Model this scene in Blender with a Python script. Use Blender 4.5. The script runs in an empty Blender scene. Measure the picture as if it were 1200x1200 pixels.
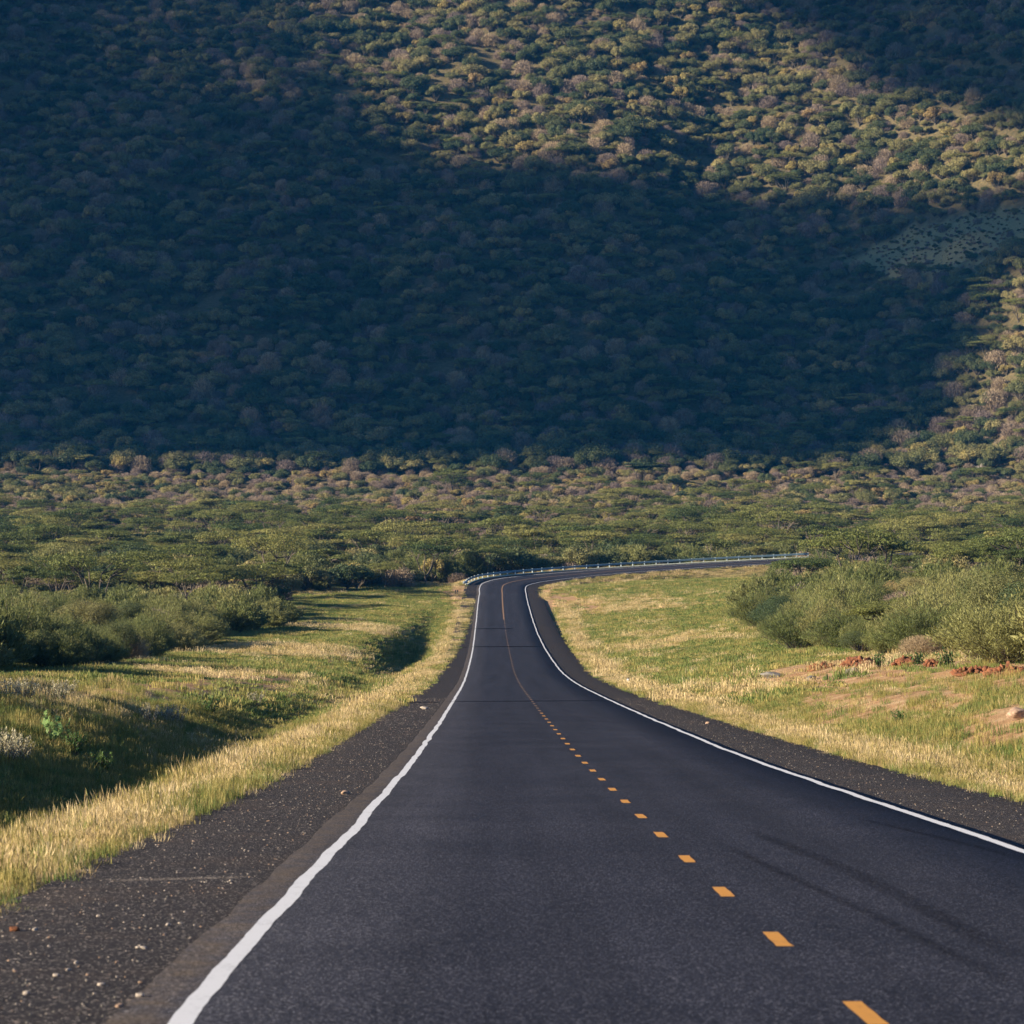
import bpy, math
import numpy as np
from mathutils import Vector, noise as mnoise
RNG = np.random.default_rng(7)
sc = bpy.context.scene
COL = sc.collection
F = 3000.0
PITCH = math.atan(50 / F)
SUN_EL = math.radians(18.0)
SUN_AZ = math.radians(23.0)            # how far behind the camera's left hand the sun stands
SUN = np.array([-math.cos(SUN_EL) * math.cos(SUN_AZ), -math.cos(SUN_EL) * math.sin(SUN_AZ), math.sin(SUN_EL)])

def proj(X, Y, Z):
    c, s = math.cos(PITCH), math.sin(PITCH)
    yc = Y * c + Z * s
    zc = -Y * s + Z * c
    return 600 + F * X / yc, 600 - F * zc / yc

# ------------------------------------------------------------------ noise
def _hash(ix, iy, seed):
    h = (ix.astype(np.int64) * 374761393 + iy.astype(np.int64) * 668265263 + seed * 1442695041) & 0xffffffff
    h = ((h ^ (h >> 13)) * 1274126177) & 0xffffffff
    return ((h ^ (h >> 16)) & 0xffff) / 65535.0

def vnoise(x, y, seed=0):
    x = np.asarray(x, float); y = np.asarray(y, float)
    ix = np.floor(x); iy = np.floor(y)
    fx = x - ix; fy = y - iy
    fx = fx * fx * (3 - 2 * fx); fy = fy * fy * (3 - 2 * fy)
    a = _hash(ix, iy, seed); b = _hash(ix + 1, iy, seed)
    c = _hash(ix, iy + 1, seed); d = _hash(ix + 1, iy + 1, seed)
    return (a + (b - a) * fx) * (1 - fy) + (c + (d - c) * fx) * fy

def fbm(x, y, seed=0, octv=4):
    s = 0; a = 0.5; t = 0
    for o in range(octv):
        s = s + a * vnoise(x * 2 ** o + 17.3 * o, y * 2 ** o - 9.1 * o, seed + o)
        t += a; a *= 0.5
    return s / t * 2 - 1

def sstep(a, b, x):
    t = np.clip((x - a) / (b - a), 0, 1)
    return t * t * (3 - 2 * t)

# ------------------------------------------------------------------ road course
meas = [(1185, 13.2, 1015), (1098, 16.9, 908), (1045, 20.8, 844), (995, 26.25, 793), (940, 35.4, 737), (915, 42.5, 711),
        (893, 50, 689), (857, 72.7, 653), (828, 103, 629), (802, 157, 609.5), (787, 193, 602.5), (763, 243, 597),
        (742, 288, 593), (720, 331, 590.5), (700, 375, 589), (692, 393, 589.2)]
mY = np.array([m[1] for m in meas], float)
mX = np.array([(m[2] - 600) / F * m[1] for m in meas])
mZ = np.array([-(m[0] - 650) / F * m[1] for m in meas])
yy = np.arange(-60, 393, 1.0)
gx = np.interp(yy, mY, mX); gz = np.interp(yy, mY, mZ)
pl = (yy < 60)
gz = np.where(pl, -1.77 - 0.0473 * yy, gz)
gx = np.where(yy < 13.2, 1.83 + (13.2 - yy) * 0.008, gx)
def smooth(v, k, e=None):
    kk = np.exp(-0.5 * (np.arange(-3 * k, 3 * k + 1) / k) ** 2); kk /= kk.sum()
    n = 3 * k
    a = np.concatenate([2 * v[0] - v[n:0:-1], v, 2 * v[-1] - v[-2:-n - 2:-1]])
    return np.convolve(a, kk, 'valid')
gx = smooth(gx, 7); gz = smooth(gz, 10)
P = [(a, b, c) for a, b, c in zip(gx[::6], yy[::6], gz[::6])][:-1]
P = [p for p in P if p[1] < 386]
P += [(-1.45, 391, -5.15), (-1.0, 399, -4.6), (1.2, 408, -4.1), (5.5, 416, -3.65), (11.5, 422.5, -3.15), (19, 427, -2.6), (28, 430.5, -2.05), (38, 433, -1.5),
      (50, 435, -0.9), (65, 437, -0.25), (85, 440, 0.6), (110, 445, 1.6), (150, 455, 3.2), (210, 470, 5)]
P = np.array(P)
def catmull(P, n=10):
    out = []
    for i in range(len(P) - 1):
        p0 = P[max(i - 1, 0)]; p1 = P[i]; p2 = P[i + 1]; p3 = P[min(i + 2, len(P) - 1)]
        for t in np.linspace(0, 1, n, endpoint=False):
            out.append(0.5 * ((2 * p1) + (-p0 + p2) * t + (2 * p0 - 5 * p1 + 4 * p2 - p3) * t * t + (-p0 + 3 * p1 - 3 * p2 + p3) * t ** 3))
    out.append(P[-1]); return np.array(out)
dense = catmull(P)
L = np.concatenate([[0], np.cumsum(np.linalg.norm(np.diff(dense[:, :2], axis=0), axis=1))])
def path_at(s):
    s = np.asarray(s, float)
    p = np.stack([np.interp(s, L, dense[:, k]) for k in range(3)], -1)
    q = np.stack([np.interp(s + 0.6, L, dense[:, k]) for k in range(3)], -1) - np.stack([np.interp(s - 0.6, L, dense[:, k]) for k in range(3)], -1)
    t = q[..., :2] / np.linalg.norm(q[..., :2], axis=-1, keepdims=True)
    nrm = np.stack([t[..., 1], -t[..., 0]], -1)        # to the right
    return p, nrm
S0 = np.interp(0, dense[:300, 1], L[:300])              # along-distance at Y = 0
def s_of_y(y): return np.interp(y, dense[:, 1], L)
S_CURVE = s_of_y(378); S_CURVE2 = s_of_y(412)
def bank(s): return 0.075 * sstep(S_CURVE, S_CURVE2, s)  # left edge raised
SS = np.arange(0, L[-1], 1.0)
PP, PN = path_at(SS)
def road_coord(X, Y):
    """signed offset (right +) and along-distance of the nearest road point"""
    X = np.ravel(X).astype(float); Y = np.ravel(Y).astype(float)
    off = np.empty_like(X); al = np.empty_like(X)
    near = Y < 370
    if near.any():
        y = np.clip(Y[near], -59, 370)
        al[near] = s_of_y(y); off[near] = X[near] - np.interp(y, dense[:400, 1], dense[:400, 0])
    idx = np.nonzero(~near)[0]
    sel = SS > s_of_y(345)
    PB, NB, SB = PP[sel], PN[sel], SS[sel]
    for k in range(0, len(idx), 20000):
        j = idx[k:k + 20000]
        d2 = (X[j, None] - PB[None, :, 0]) ** 2 + (Y[j, None] - PB[None, :, 1]) ** 2
        m = d2.argmin(1)
        v = np.stack([X[j] - PB[m, 0], Y[j] - PB[m, 1]], -1)
        sgn = np.sign((v * NB[m]).sum(1)); sgn[sgn == 0] = 1
        off[j] = sgn * np.sqrt(d2[np.arange(len(j)), m]); al[j] = SB[m]
    return off, al
def road_z(al, off):
    return np.interp(al, L, dense[:, 2]) - bank(al) * np.clip(off, -8, 8)

# ------------------------------------------------------------------ terrain
sc_cols = np.array([-200, -80, -40, -22, -15.5, -13, -11, -9.5, -7.4, -5.7, 0, 5.7, 7.6, 8.8, 12, 16, 25, 40, 80, 200], float)
T = {
 -60: [2.5, 1.8, 1.4, 1.05, .6, -.3, -1.1, -1.2, -.2, -.04, 0, -.04, -.35, -.3, .4, 1.0, 1.3, 1.8, 3, 4],
 30:  [2.5, 1.8, 1.4, 1.05, .6, -.3, -1.1, -1.2, -.2, -.04, 0, -.04, -.35, -.3, .4, 1.1, 1.4, 1.8, 3, 4],
 70:  [2.5, 1.8, 1.4, 1.05, .65, -.2, -1.1, -1.1, -.25, -.04, 0, -.04, -.3, -.2, .75, 1.55, 1.8, 2.2, 3, 4],
 110: [3, 2, 1.4, 1.05, .6, -.1, -.9, -.9, -.25, -.04, 0, -.04, -.25, -.15, .75, 1.5, 2.0, 2.6, 3.6, 5],
 150: [3.4, 2.2, 1.5, 1.0, .6, .1, -.6, -.8, -.3, -.04, 0, -.04, -.2, -.1, .7, 1.4, 2.3, 3.4, 5, 7],
 200: [3.8, 2.4, 1.5, .8, .4, 0, -.6, -.8, -.3, -.04, 0, -.04, -.2, -.05, .5, 1.2, 2.4, 4.0, 6, 8],
 250: [4, 2.5, 1.7, 1.5, 1.5, .8, -1.4, -1.5, -.5, -.04, 0, -.04, -.2, 0, .4, 1.1, 2.6, 4.2, 6, 8],
 300: [4, 2.4, 1.2, .8, .5, .1, -1.0, -1.0, -.3, -.04, 0, -.04, -.15, 0, .3, .9, 2.2, 4.0, 6, 8],
 350: [3, 1.6, .8, .4, .2, .0, -.2, -.3, -.15, -.04, 0, -.04, -.15, 0, .2, .7, 1.7, 3.0, 4.5, 6],
 390: [2, 1, .4, .1, 0, -.05, -.1, -.1, -.1, -.04, 0, -.04, -.15, 0, .1, .3, .9, 1.7, 2.6, 4],
}
tY = np.array(sorted(T)); tab = np.array([T[k] for k in tY])
fS = np.arange(-200, 200.01, .4); fY = np.arange(-60, 391, 2.0)
tmp = np.array([np.interp(fS, sc_cols, r) for r in tab])
fine = np.array([np.interp(fY, tY, tmp[:, j]) for j in range(len(fS))]).T
k1 = np.exp(-0.5 * (np.arange(-4, 5) / 1.4) ** 2); k1 /= k1.sum()
pad = np.pad(fine, ((8, 8), (4, 4)), 'edge')
pad = np.apply_along_axis(lambda r: np.convolve(r, k1, 'valid'), 1, pad)
k2 = np.exp(-0.5 * (np.arange(-8, 9) / 4.0) ** 2); k2 /= k2.sum()
fine = np.apply_along_axis(lambda r: np.convolve(r, k2, 'valid'), 0, pad)
def lut(off, Y):
    a = np.clip((off - fS[0]) / .4, 0, len(fS) - 1.001); b = np.clip((Y - fY[0]) / 2, 0, len(fY) - 1.001)
    i = a.astype(int); j = b.astype(int); u = a - i; v = b - j
    return (fine[j, i] * (1 - u) + fine[j, i + 1] * u) * (1 - v) + (fine[j + 1, i] * (1 - u) + fine[j + 1, i + 1] * u) * v
plY = np.array([0, 380, 420, 450, 500, 600, 700, 800, 850, 2500], float)
plZ = np.array([-8, -5.2, -4.2, -3.2, -1.6, 3.2, 9.8, 18.5, 24, 24], float)
def mountain(X, Y):
    foot = 868 + 22 * fbm(X / 130, Y * 0 + 3, 5, 3) - 55 * sstep(120, 240, X + 0.0 * Y) + 20 * sstep(60, -200, X) * 0.3
    t = Y - foot
    up = 0.5 * (t + np.sqrt(t * t + 30 ** 2)) - 0.5 * (np.sqrt(0 + 30 ** 2) - 0) * 0
    up = np.where(t < -120, 0, up - 1.8)
    up = np.maximum(up, 0)
    z = up * 0.80
    rid = fbm((X - 0.55 * (Y - 900)) / 85.0, Y / 420.0, 21, 3)
    rid2 = fbm((X + 0.3 * Y) / 33.0, Y / 120.0, 31, 3)
    amp = sstep(5, 130, up)
    z = z + amp * (19 * rid + 6 * rid2)
    z = np.where(z > 420, 420 + (z - 420) * 0.25, z)
    return z
def terrain(X, Y, carve=True):
    shp = np.shape(X); X = np.ravel(X).astype(float); Y = np.ravel(Y).astype(float)
    off, al = road_coord(X, Y)
    Yc = np.clip(Y, -59, 390)
    xs = X - np.interp(Yc, dense[:420, 1], dense[:420, 0])
    zr = np.interp(Yc, gyz, gzz)
    zA = zr + lut(xs, Yc)
    zB = np.interp(Y, plY, plZ) + 1.6 * fbm(X / 60, Y / 60, 3, 3) * sstep(430, 520, Y)
    w = sstep(385, 450, Y)
    z = zA * (1 - w) + zB * w
    z = z + mountain(X, Y)
    aw = sstep(7.0, 14, np.abs(off))
    z = z + aw * (0.30 * fbm(X / 7, Y / 11, 11, 3) + 0.10 * fbm(X / 1.6, Y / 2.2, 12, 2))
    if True:
        rz = road_z(al, off) + np.where(np.abs(off) < 5.45, -0.3, -0.06)
        rz = np.where(np.abs(off) < 5.9, np.where(np.abs(off) < 5.45, rz, rz + 0.24 * 0), rz)
        e = sstep(5.45, 5.75, np.abs(off))
        rz = road_z(al, off) - 0.3 * (1 - e) - 0.045 * e
        ww = 1 - sstep(5.9, np.where((off > 0) | (Y < 380), 8.5, 11.5), np.abs(off))
        ww = np.where((Y < 380) , 1 - sstep(5.75, 6.4, np.abs(off)), ww)
        z = z * (1 - ww) + rz * ww
    return z.reshape(shp)
msk = dense[:, 1] < 392
gyz = dense[:msk.sum(), 1]; gzz = dense[:msk.sum(), 2]

def ray_ground(px, py, y0=12, y1=1500, n=3000):
    """world point where the sight line through photo pixel (px, py) meets the ground"""
    c, s = math.cos(PITCH), math.sin(PITCH)
    u = (px - 600) / F; v = -(py - 600) / F
    d = np.array([u, c - v * s, s + v * c])
    d = d / d[1]
    Y = np.exp(np.linspace(math.log(y0), math.log(y1), n))
    z = terrain(d[0] * Y, Y)
    hit = np.nonzero(d[2] * Y < z)[0]
    i = hit[0] if len(hit) else n - 1
    return np.array([d[0] * Y[i], Y[i], z[i]])

# ------------------------------------------------------------------ mesh + material helpers
def mesh_np(name, verts, faces, uv=None, smooth=False):
    """faces: list of arrays (n,k)"""
    me = bpy.data.meshes.new(name)
    verts = np.asarray(verts, np.float32)
    me.vertices.add(len(verts)); me.vertices.foreach_set('co', verts.ravel())
    fl = [np.asarray(f, np.int32) for f in (faces if isinstance(faces, list) else [faces]) if len(f)]
    li = np.concatenate([f.ravel() for f in fl])
    lt = np.concatenate([np.full(len(f), f.shape[1], np.int32) for f in fl])
    ls = np.concatenate([[0], np.cumsum(lt)[:-1]]).astype(np.int32)
    me.loops.add(len(li)); me.loops.foreach_set('vertex_index', li)
    me.polygons.add(len(lt)); me.polygons.foreach_set('loop_start', ls); me.polygons.foreach_set('loop_total', lt)
    if smooth: me.polygons.foreach_set('use_smooth', np.ones(len(lt), bool))
    if uv is not None:
        l = me.uv_layers.new(name='UVMap'); l.data.foreach_set('uv', np.asarray(uv, np.float32)[li].ravel())
    me.update(calc_edges=True); me.validate()
    return me
def tag(o, label=None, cat=None, group=None, kind=None):
    if label: o['label'] = label
    if cat: o['category'] = cat
    if group: o['group'] = group
    if kind: o['kind'] = kind
    return o
def link(name, me, mat=None, parent=None):
    o = bpy.data.objects.new(name, me); COL.objects.link(o)
    if mat and not me.materials: me.materials.append(mat)
    if parent: o.parent = parent
    return o
def empty(name, loc=(0, 0, 0)):
    o = bpy.data.objects.new(name, None); COL.objects.link(o); o.location = loc; o.empty_display_size = .3; return o

class NT:
    def __init__(s, name):
        s.m = bpy.data.materials.new(name); s.m.use_nodes = True; s.t = s.m.node_tree; s.t.nodes.clear()
        s.out = s.t.nodes.new('ShaderNodeOutputMaterial')
    def n(s, typ, ins=None, **props):
        nd = s.t.nodes.new(typ)
        for k, v in props.items(): setattr(nd, k, v)
        for k, v in (ins or {}).items():
            sock = nd.inputs[k]
            if isinstance(v, bpy.types.NodeSocket): s.t.links.new(v, sock)
            else: sock.default_value = v
        return nd
    def ramp(s, fac, stops, interp='LINEAR'):
        nd = s.n('ShaderNodeValToRGB', {'Fac': fac}); cr = nd.color_ramp; cr.interpolation = interp
        while len(cr.elements) < len(stops): cr.elements.new(0.5)
        for e, (p, c) in zip(cr.elements, stops): e.position = p; e.color = (*c, 1) if len(c) == 3 else c
        return nd.outputs['Color']
    def noise(s, scale, detail=4, vec=None, rough=.55):
        d = {'Scale': scale, 'Detail': detail, 'Roughness': rough}
        if vec is not None: d['Vector'] = vec
        return s.n('ShaderNodeTexNoise', d).outputs['Fac']
    def mix(s, fac, a, b, mode='MIX'):
        nd = s.n('ShaderNodeMix', data_type='RGBA', blend_type=mode)
        for k, v in ((0, fac), (6, a), (7, b)):
            if isinstance(v, bpy.types.NodeSocket): s.t.links.new(v, nd.inputs[k])
            else: nd.inputs[k].default_value = v if k == 0 else (*v, 1)
        return nd.outputs[2]
    def math(s, op, a, b=0.0, c=0.0, clamp=False):
        nd = s.n('ShaderNodeMath', operation=op, use_clamp=clamp)
        for i, v in enumerate((a, b, c)):
            if isinstance(v, bpy.types.NodeSocket): s.t.links.new(v, nd.inputs[i])
            else: nd.inputs[i].default_value = v
        return nd.outputs[0]
    def surf(s, sh): s.t.links.new(sh, s.out.inputs['Surface']); return s.m

def foliage_mat(name, stops, trans=.25, leafvar=.35, clump=.0, rough=.6):
    t = NT(name)
    oi = t.n('ShaderNodeObjectInfo').outputs['Random']
    col = t.ramp(oi, stops)
    geo = t.n('ShaderNodeNewGeometry').outputs['Random Per Island']
    v = t.n('ShaderNodeMapRange', {'Value': geo, 'To Min': 1 - leafvar, 'To Max': 1 + leafvar}).outputs[0]
    tc = t.n('ShaderNodeTexCoord').outputs['Object']
    nz = t.noise(.9, 2, tc)
    v2 = t.n('ShaderNodeMapRange', {'Value': nz, 'From Min': .3, 'From Max': .7, 'To Min': .72, 'To Max': 1.28}).outputs[0]
    vv = t.math('MULTIPLY', v, v2)
    hsv = t.n('ShaderNodeHueSaturation', {'Color': col, 'Value': vv, 'Hue': t.n('ShaderNodeMapRange', {'Value': nz, 'To Min': .485, 'To Max': .515}).outputs[0]})
    c = hsv.outputs[0]
    d = t.n('ShaderNodeBsdfPrincipled', {'Base Color': c, 'Roughness': rough, 'Specular IOR Level': .25})
    tr = t.n('ShaderNodeBsdfTranslucent', {'Color': c})
    return t.surf(t.n('ShaderNodeMixShader', {0: trans, 1: d.outputs[0], 2: tr.outputs[0]}).outputs[0])
def plain_mat(name, col, rough=.8, var=.25, scale=8, metal=0., bump=0.):
    t = NT(name)
    tc = t.n('ShaderNodeTexCoord').outputs['Object']
    nz = t.noise(scale, 5, tc)
    lo = tuple(c * (1 - var) for c in col); hi = tuple(min(1, c * (1 + var)) for c in col)
    c = t.ramp(nz, [(.3, lo), (.7, hi)])
    p = t.n('ShaderNodeBsdfPrincipled', {'Base Color': c, 'Roughness': rough, 'Metallic': metal, 'Specular IOR Level': .3})
    if bump:
        b = t.n('ShaderNodeBump', {'Height': nz, 'Strength': .6, 'Distance': bump}); t.t.links.new(b.outputs[0], p.inputs['Normal'])
    return t.surf(p.outputs[0])

# ------------------------------------------------------------------ road surface
def strip(name, mat, offs, s0, s1, step, lift, wob=None, label=None, kind='structure', skirt=(0, 0)):
    """sheet following the road; offs = list of lateral offsets"""
    s = np.arange(s0, s1 + step * .5, step)
    p, nr = path_at(s)
    V = []; UV = []
    cols = len(offs)
    O = np.tile(np.array(offs, float), (len(s), 1))
    if wob is not None: O = O + wob(s)
    for j in range(cols):
        o = O[:, j]
        z = road_z(s, o) + lift
        if j == 0: z = z - skirt[0]
        if j == cols - 1: z = z - skirt[1]
        V.append(np.stack([p[:, 0] + nr[:, 0] * o, p[:, 1] + nr[:, 1] * o, z], -1)); UV.append(np.stack([o, s], -1))
    V = np.stack(V, 1).reshape(-1, 3); UV = np.stack(UV, 1).reshape(-1, 2)
    i = np.arange(len(s) - 1)[:, None] * cols + np.arange(cols - 1)[None]
    i = i.ravel()
    f = np.stack([i, i + 1, i + cols + 1, i + cols], -1)
    me = mesh_np(name, V, f, UV, smooth=False)
    o = link(name, me, mat)
    return tag(o, kind=kind)

def asphalt_mat():
    t = NT('asphalt')
    uv = t.n('ShaderNodeUVMap').outputs[0]
    sep = t.n('ShaderNodeSeparateXYZ', {0: uv}); u = sep.outputs[0]
    grain = t.n('ShaderNodeTexVoronoi', {'Vector': uv, 'Scale': 85.0}).outputs['Color']
    g = t.n('ShaderNodeSeparateColor', {0: grain}).outputs[0]
    c0 = t.ramp(g, [(0, (.005, .006, .010)), (.55, (.019, .0205, .031)), (.88, (.048, .050, .070)), (1, (.17, .17, .20))])
    big = t.noise(.35, 5, uv, .6)
    str_uv = t.n('ShaderNodeVectorMath', {0: uv, 1: (1.6, .035, 1)}, operation='MULTIPLY').outputs[0]
    streak = t.noise(1.0, 4, str_uv)
    m = t.math('MULTIPLY', t.n('ShaderNodeMapRange', {'Value': big, 'From Min': .3, 'From Max': .7, 'To Min': .82, 'To Max': 1.2}).outputs[0],
               t.n('ShaderNodeMapRange', {'Value': streak, 'From Min': .3, 'From Max': .7, 'To Min': .82, 'To Max': 1.2}).outputs[0])
    c1 = t.n('ShaderNodeMix', data_type='RGBA', blend_type='MULTIPLY')
    c1.inputs[0].default_value = 1; t.t.links.new(c0, c1.inputs[6])
    t.t.links.new(t.n('ShaderNodeCombineColor', {0: m, 1: m, 2: m}).outputs[0], c1.inputs[7])
    # dusty brown margins outside the edge lines
    au = t.math('ABSOLUTE', t.math('SUBTRACT', u, .08))
    nzu = t.math('MULTIPLY', t.noise(3, 4, uv), .12)
    dust = t.n('ShaderNodeMapRange', {'Value': t.math('ADD', au, nzu), 'From Min': 3.58, 'From Max': 3.84, 'To Min': 0, 'To Max': 1.0}, clamp=True).outputs[0]
    dust = t.math('MULTIPLY', dust, t.n('ShaderNodeMapRange', {'Value': t.noise(2.6, 5, uv, .7), 'From Min': .35, 'From Max': .62, 'To Min': .12, 'To Max': .72}).outputs[0])
    c2 = t.mix(dust, c1.outputs[2], t.ramp(g, [(0, (.030, .024, .019)), (.6, (.065, .050, .038)), (1, (.15, .12, .09))]))
    rough = t.n('ShaderNodeMapRange', {'Value': big, 'To Min': .62, 'To Max': .85}).outputs[0]
    bmp = t.n('ShaderNodeBump', {'Height': g, 'Strength': .5, 'Distance': .004})
    p = t.n('ShaderNodeBsdfPrincipled', {'Base Color': c2, 'Roughness': rough, 'Specular IOR Level': .12, 'Normal': bmp.outputs[0]})
    return t.surf(p.outputs[0])
def shoulder_mat():
    t = NT('chip_seal')
    uv = t.n('ShaderNodeUVMap').outputs[0]
    v1 = t.n('ShaderNodeTexVoronoi', {'Vector': uv, 'Scale': 65.0})
    g = t.n('ShaderNodeSeparateColor', {0: v1.outputs['Color']})
    c0 = t.ramp(g.outputs[0], [(0, (.012, .011, .014)), (.5, (.028, .026, .030)), (.84, (.055, .050, .050)), (.93, (.13, .11, .10)), (1, (.40, .35, .31))])
    v2 = t.n('ShaderNodeTexVoronoi', {'Vector': uv, 'Scale': 9.0})
    g2 = t.n('ShaderNodeSeparateColor', {0: v2.outputs['Color']}).outputs[1]
    spot = t.math('MULTIPLY', t.math('GREATER_THAN', g2, .9), t.math('LESS_THAN', v2.outputs['Distance'], .16))
    c1 = t.mix(spot, c0, (.42, .33, .27))
    big = t.noise(.5, 5, uv, .65)
    c2 = t.mix(t.n('ShaderNodeMapRange', {'Value': big, 'From Min': .5, 'From Max': .75, 'To Max': .35}).outputs[0], c1, (.10, .07, .052))
    bmp = t.n('ShaderNodeBump', {'Height': g.outputs[0], 'Strength': .8, 'Distance': .012})
    p = t.n('ShaderNodeBsdfPrincipled', {'Base Color': c2, 'Roughness': .9, 'Specular IOR Level': .12, 'Normal': bmp.outputs[0]})
    return t.surf(p.outputs[0])
def paint_mat(name, col, wear=.5):
    t = NT(name)
    uv = t.n('ShaderNodeUVMap').outputs[0]
    nz = t.noise(22, 5, uv, .7); big = t.noise(2.2, 3, uv)
    k = t.math('ADD', t.math('MULTIPLY', nz, .6), t.math('MULTIPLY', big, .4))
    f = t.n('ShaderNodeMapRange', {'Value': k, 'From Min': .36 - .1 * wear, 'From Max': .46, 'To Min': .35, 'To Max': 1}).outputs[0]
    c = t.mix(f, tuple(x * .3 + .02 for x in col), col)
    return t.surf(t.n('ShaderNodeBsdfPrincipled', {'Base Color': c, 'Roughness': .6, 'Specular IOR Level': .3}).outputs[0])
M_ASPH = asphalt_mat(); M_SHO = shoulder_mat()
M_YELW = paint_mat('worn_yellow_paint', (.27, .16, .085), .6); M_WHITE = paint_mat('white_road_paint', (.66, .67, .70)); M_YEL = paint_mat('yellow_road_paint', (.58, .27, .05), .3)
SEND = L[-1] - 2
def jit(s, seed, amp, wl): return amp * fbm(s / wl, s * 0 + seed * 3.7, seed, 3)
S_A = 2.0
strip('carriageway', M_ASPH, [-3.90, -3.87, -2, 0, 2, 3.70, 3.73], S_A, SEND, .5, 0.0, skirt=(.03, .03),
      wob=lambda s: np.stack([jit(s, 1, .05, 1.5), jit(s, 1, .05, 1.5), s * 0, s * 0, s * 0, jit(s, 2, .04, 1.5), jit(s, 2, .04, 1.5)], -1))
strip('left_shoulder', M_SHO, [-6.0, -5.72, -5.0, -3.6], S_A, SEND, .5, -.028, skirt=(.09, 0),
      wob=lambda s: np.stack([jit(s, 5, .10, 2.5), jit(s, 5, .10, 2.5), s * 0, s * 0], -1))
strip('right_shoulder', M_SHO, [3.5, 4.6, 5.72, 6.0], S_A, SEND, .5, -.030, skirt=(0, .09),
      wob=lambda s: np.stack([s * 0, s * 0, jit(s, 6, .10, 2.5), jit(s, 6, .10, 2.5)], -1))
def two(a, b, c): return lambda s: np.stack([a(s) + b(s), a(s) + c(s)], -1)
strip('edge_line', M_WHITE, [-3.562, -3.437], S_A, SEND, .12, .0015, wob=two(lambda s: jit(s, 41, .045, 2.0), lambda s: jit(s, 42, .012, .35), lambda s: jit(s, 43, .012, .35)))
strip('edge_line', M_WHITE, [3.437, 3.558], S_A, SEND, .12, .0015, wob=two(lambda s: jit(s, 51, .045, 2.2), lambda s: jit(s, 52, .012, .35), lambda s: jit(s, 53, .012, .35)))
# broken centre line in one sheet, then an unbroken one toward the bend
def centre():
    V = []; Fc = []; UV = []
    s = s_of_y(9.26)
    p, _ = path_at(s)
    k = 0
    while s < s_of_y(318):
        n = 5
        ss = np.linspace(s, s + .93, n)
        p, nr = path_at(ss)
        for o in (-.055, .055):
            oo = o + RNG.normal(0, .004, n) - .02 + .085 * math.exp(-(s - S0 - 12) / 9)
            V.append(np.stack([p[:, 0] + nr[:, 0] * oo, p[:, 1] + nr[:, 1] * oo, road_z(ss, oo) + .0015], -1)); UV.append(np.stack([oo, ss], -1))
        a = np.arange(n - 1) + k
        Fc.append(np.stack([a, a + n, a + n + 1, a + 1], -1)); k += 2 * n
        s += 3.78
    me = mesh_np('centre_line', np.concatenate(V), np.concatenate(Fc), np.concatenate(UV)); me.materials.append(M_YEL); me.materials.append(M_YELW)
    vs = np.concatenate(Fc)[:, 0]; me.polygons.foreach_set('material_index', (np.concatenate(V)[vs, 1] > 95).astype(np.int32))
    tag(link('centre_line', me, M_YEL), kind='structure')
centre()
strip('centre_line', M_YELW, [-.15, .02], s_of_y(318), SEND, .5, .0015)
# tyre marks curling through the right lane
def curve_strip(name, mat, pix, width, lift, kind='structure'):
    pts = np.array([ray_ground(a, b) for a, b in pix])
    off, al = road_coord(pts[:, 0], pts[:, 1])
    # pixel rays use the carved ground: re-project on the road plane
    c, s_ = math.cos(PITCH), math.sin(PITCH)
    oo = []; aa = []
    for (px, py) in pix:
        u = (px - 600) / F; v = -(py - 600) / F
        d = np.array([u, c - v * s_, s_ + v * c]); d /= d[1]
        Y = np.linspace(12, 380, 8000)
        o1, a1 = road_coord(d[0] * Y, Y)
        zz = road_z(a1, o1)
        i = np.nonzero(d[2] * Y < zz)[0][0]
        oo.append(o1[i]); aa.append(a1[i])
    oo = np.array(oo); aa = np.array(aa)
    order = np.argsort(aa); aa = aa[order]; oo = oo[order]
    s = np.arange(aa[0], aa[-1], .3)
    o = np.interp(s, aa, oo); o = smooth(o, 4) if len(o) > 40 else o
    p, nr = path_at(s)
    V = []; UV = []
    for k, w in enumerate((-width / 2, width / 2)):
        q = o + w
        V.append(np.stack([p[:, 0] + nr[:, 0] * q, p[:, 1] + nr[:, 1] * q, road_z(s, q) + lift], -1)); UV.append(np.stack([np.full(len(s), float(k)), (s - s[0]) / (s[-1] - s[0])], -1))
    n = len(s); a = np.arange(n - 1)
    me = mesh_np(name, np.concatenate(V), np.stack([a, a + n, a + n + 1, a + 1], -1), np.concatenate(UV))
    return tag(link(name, me, mat), kind=kind)
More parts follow.
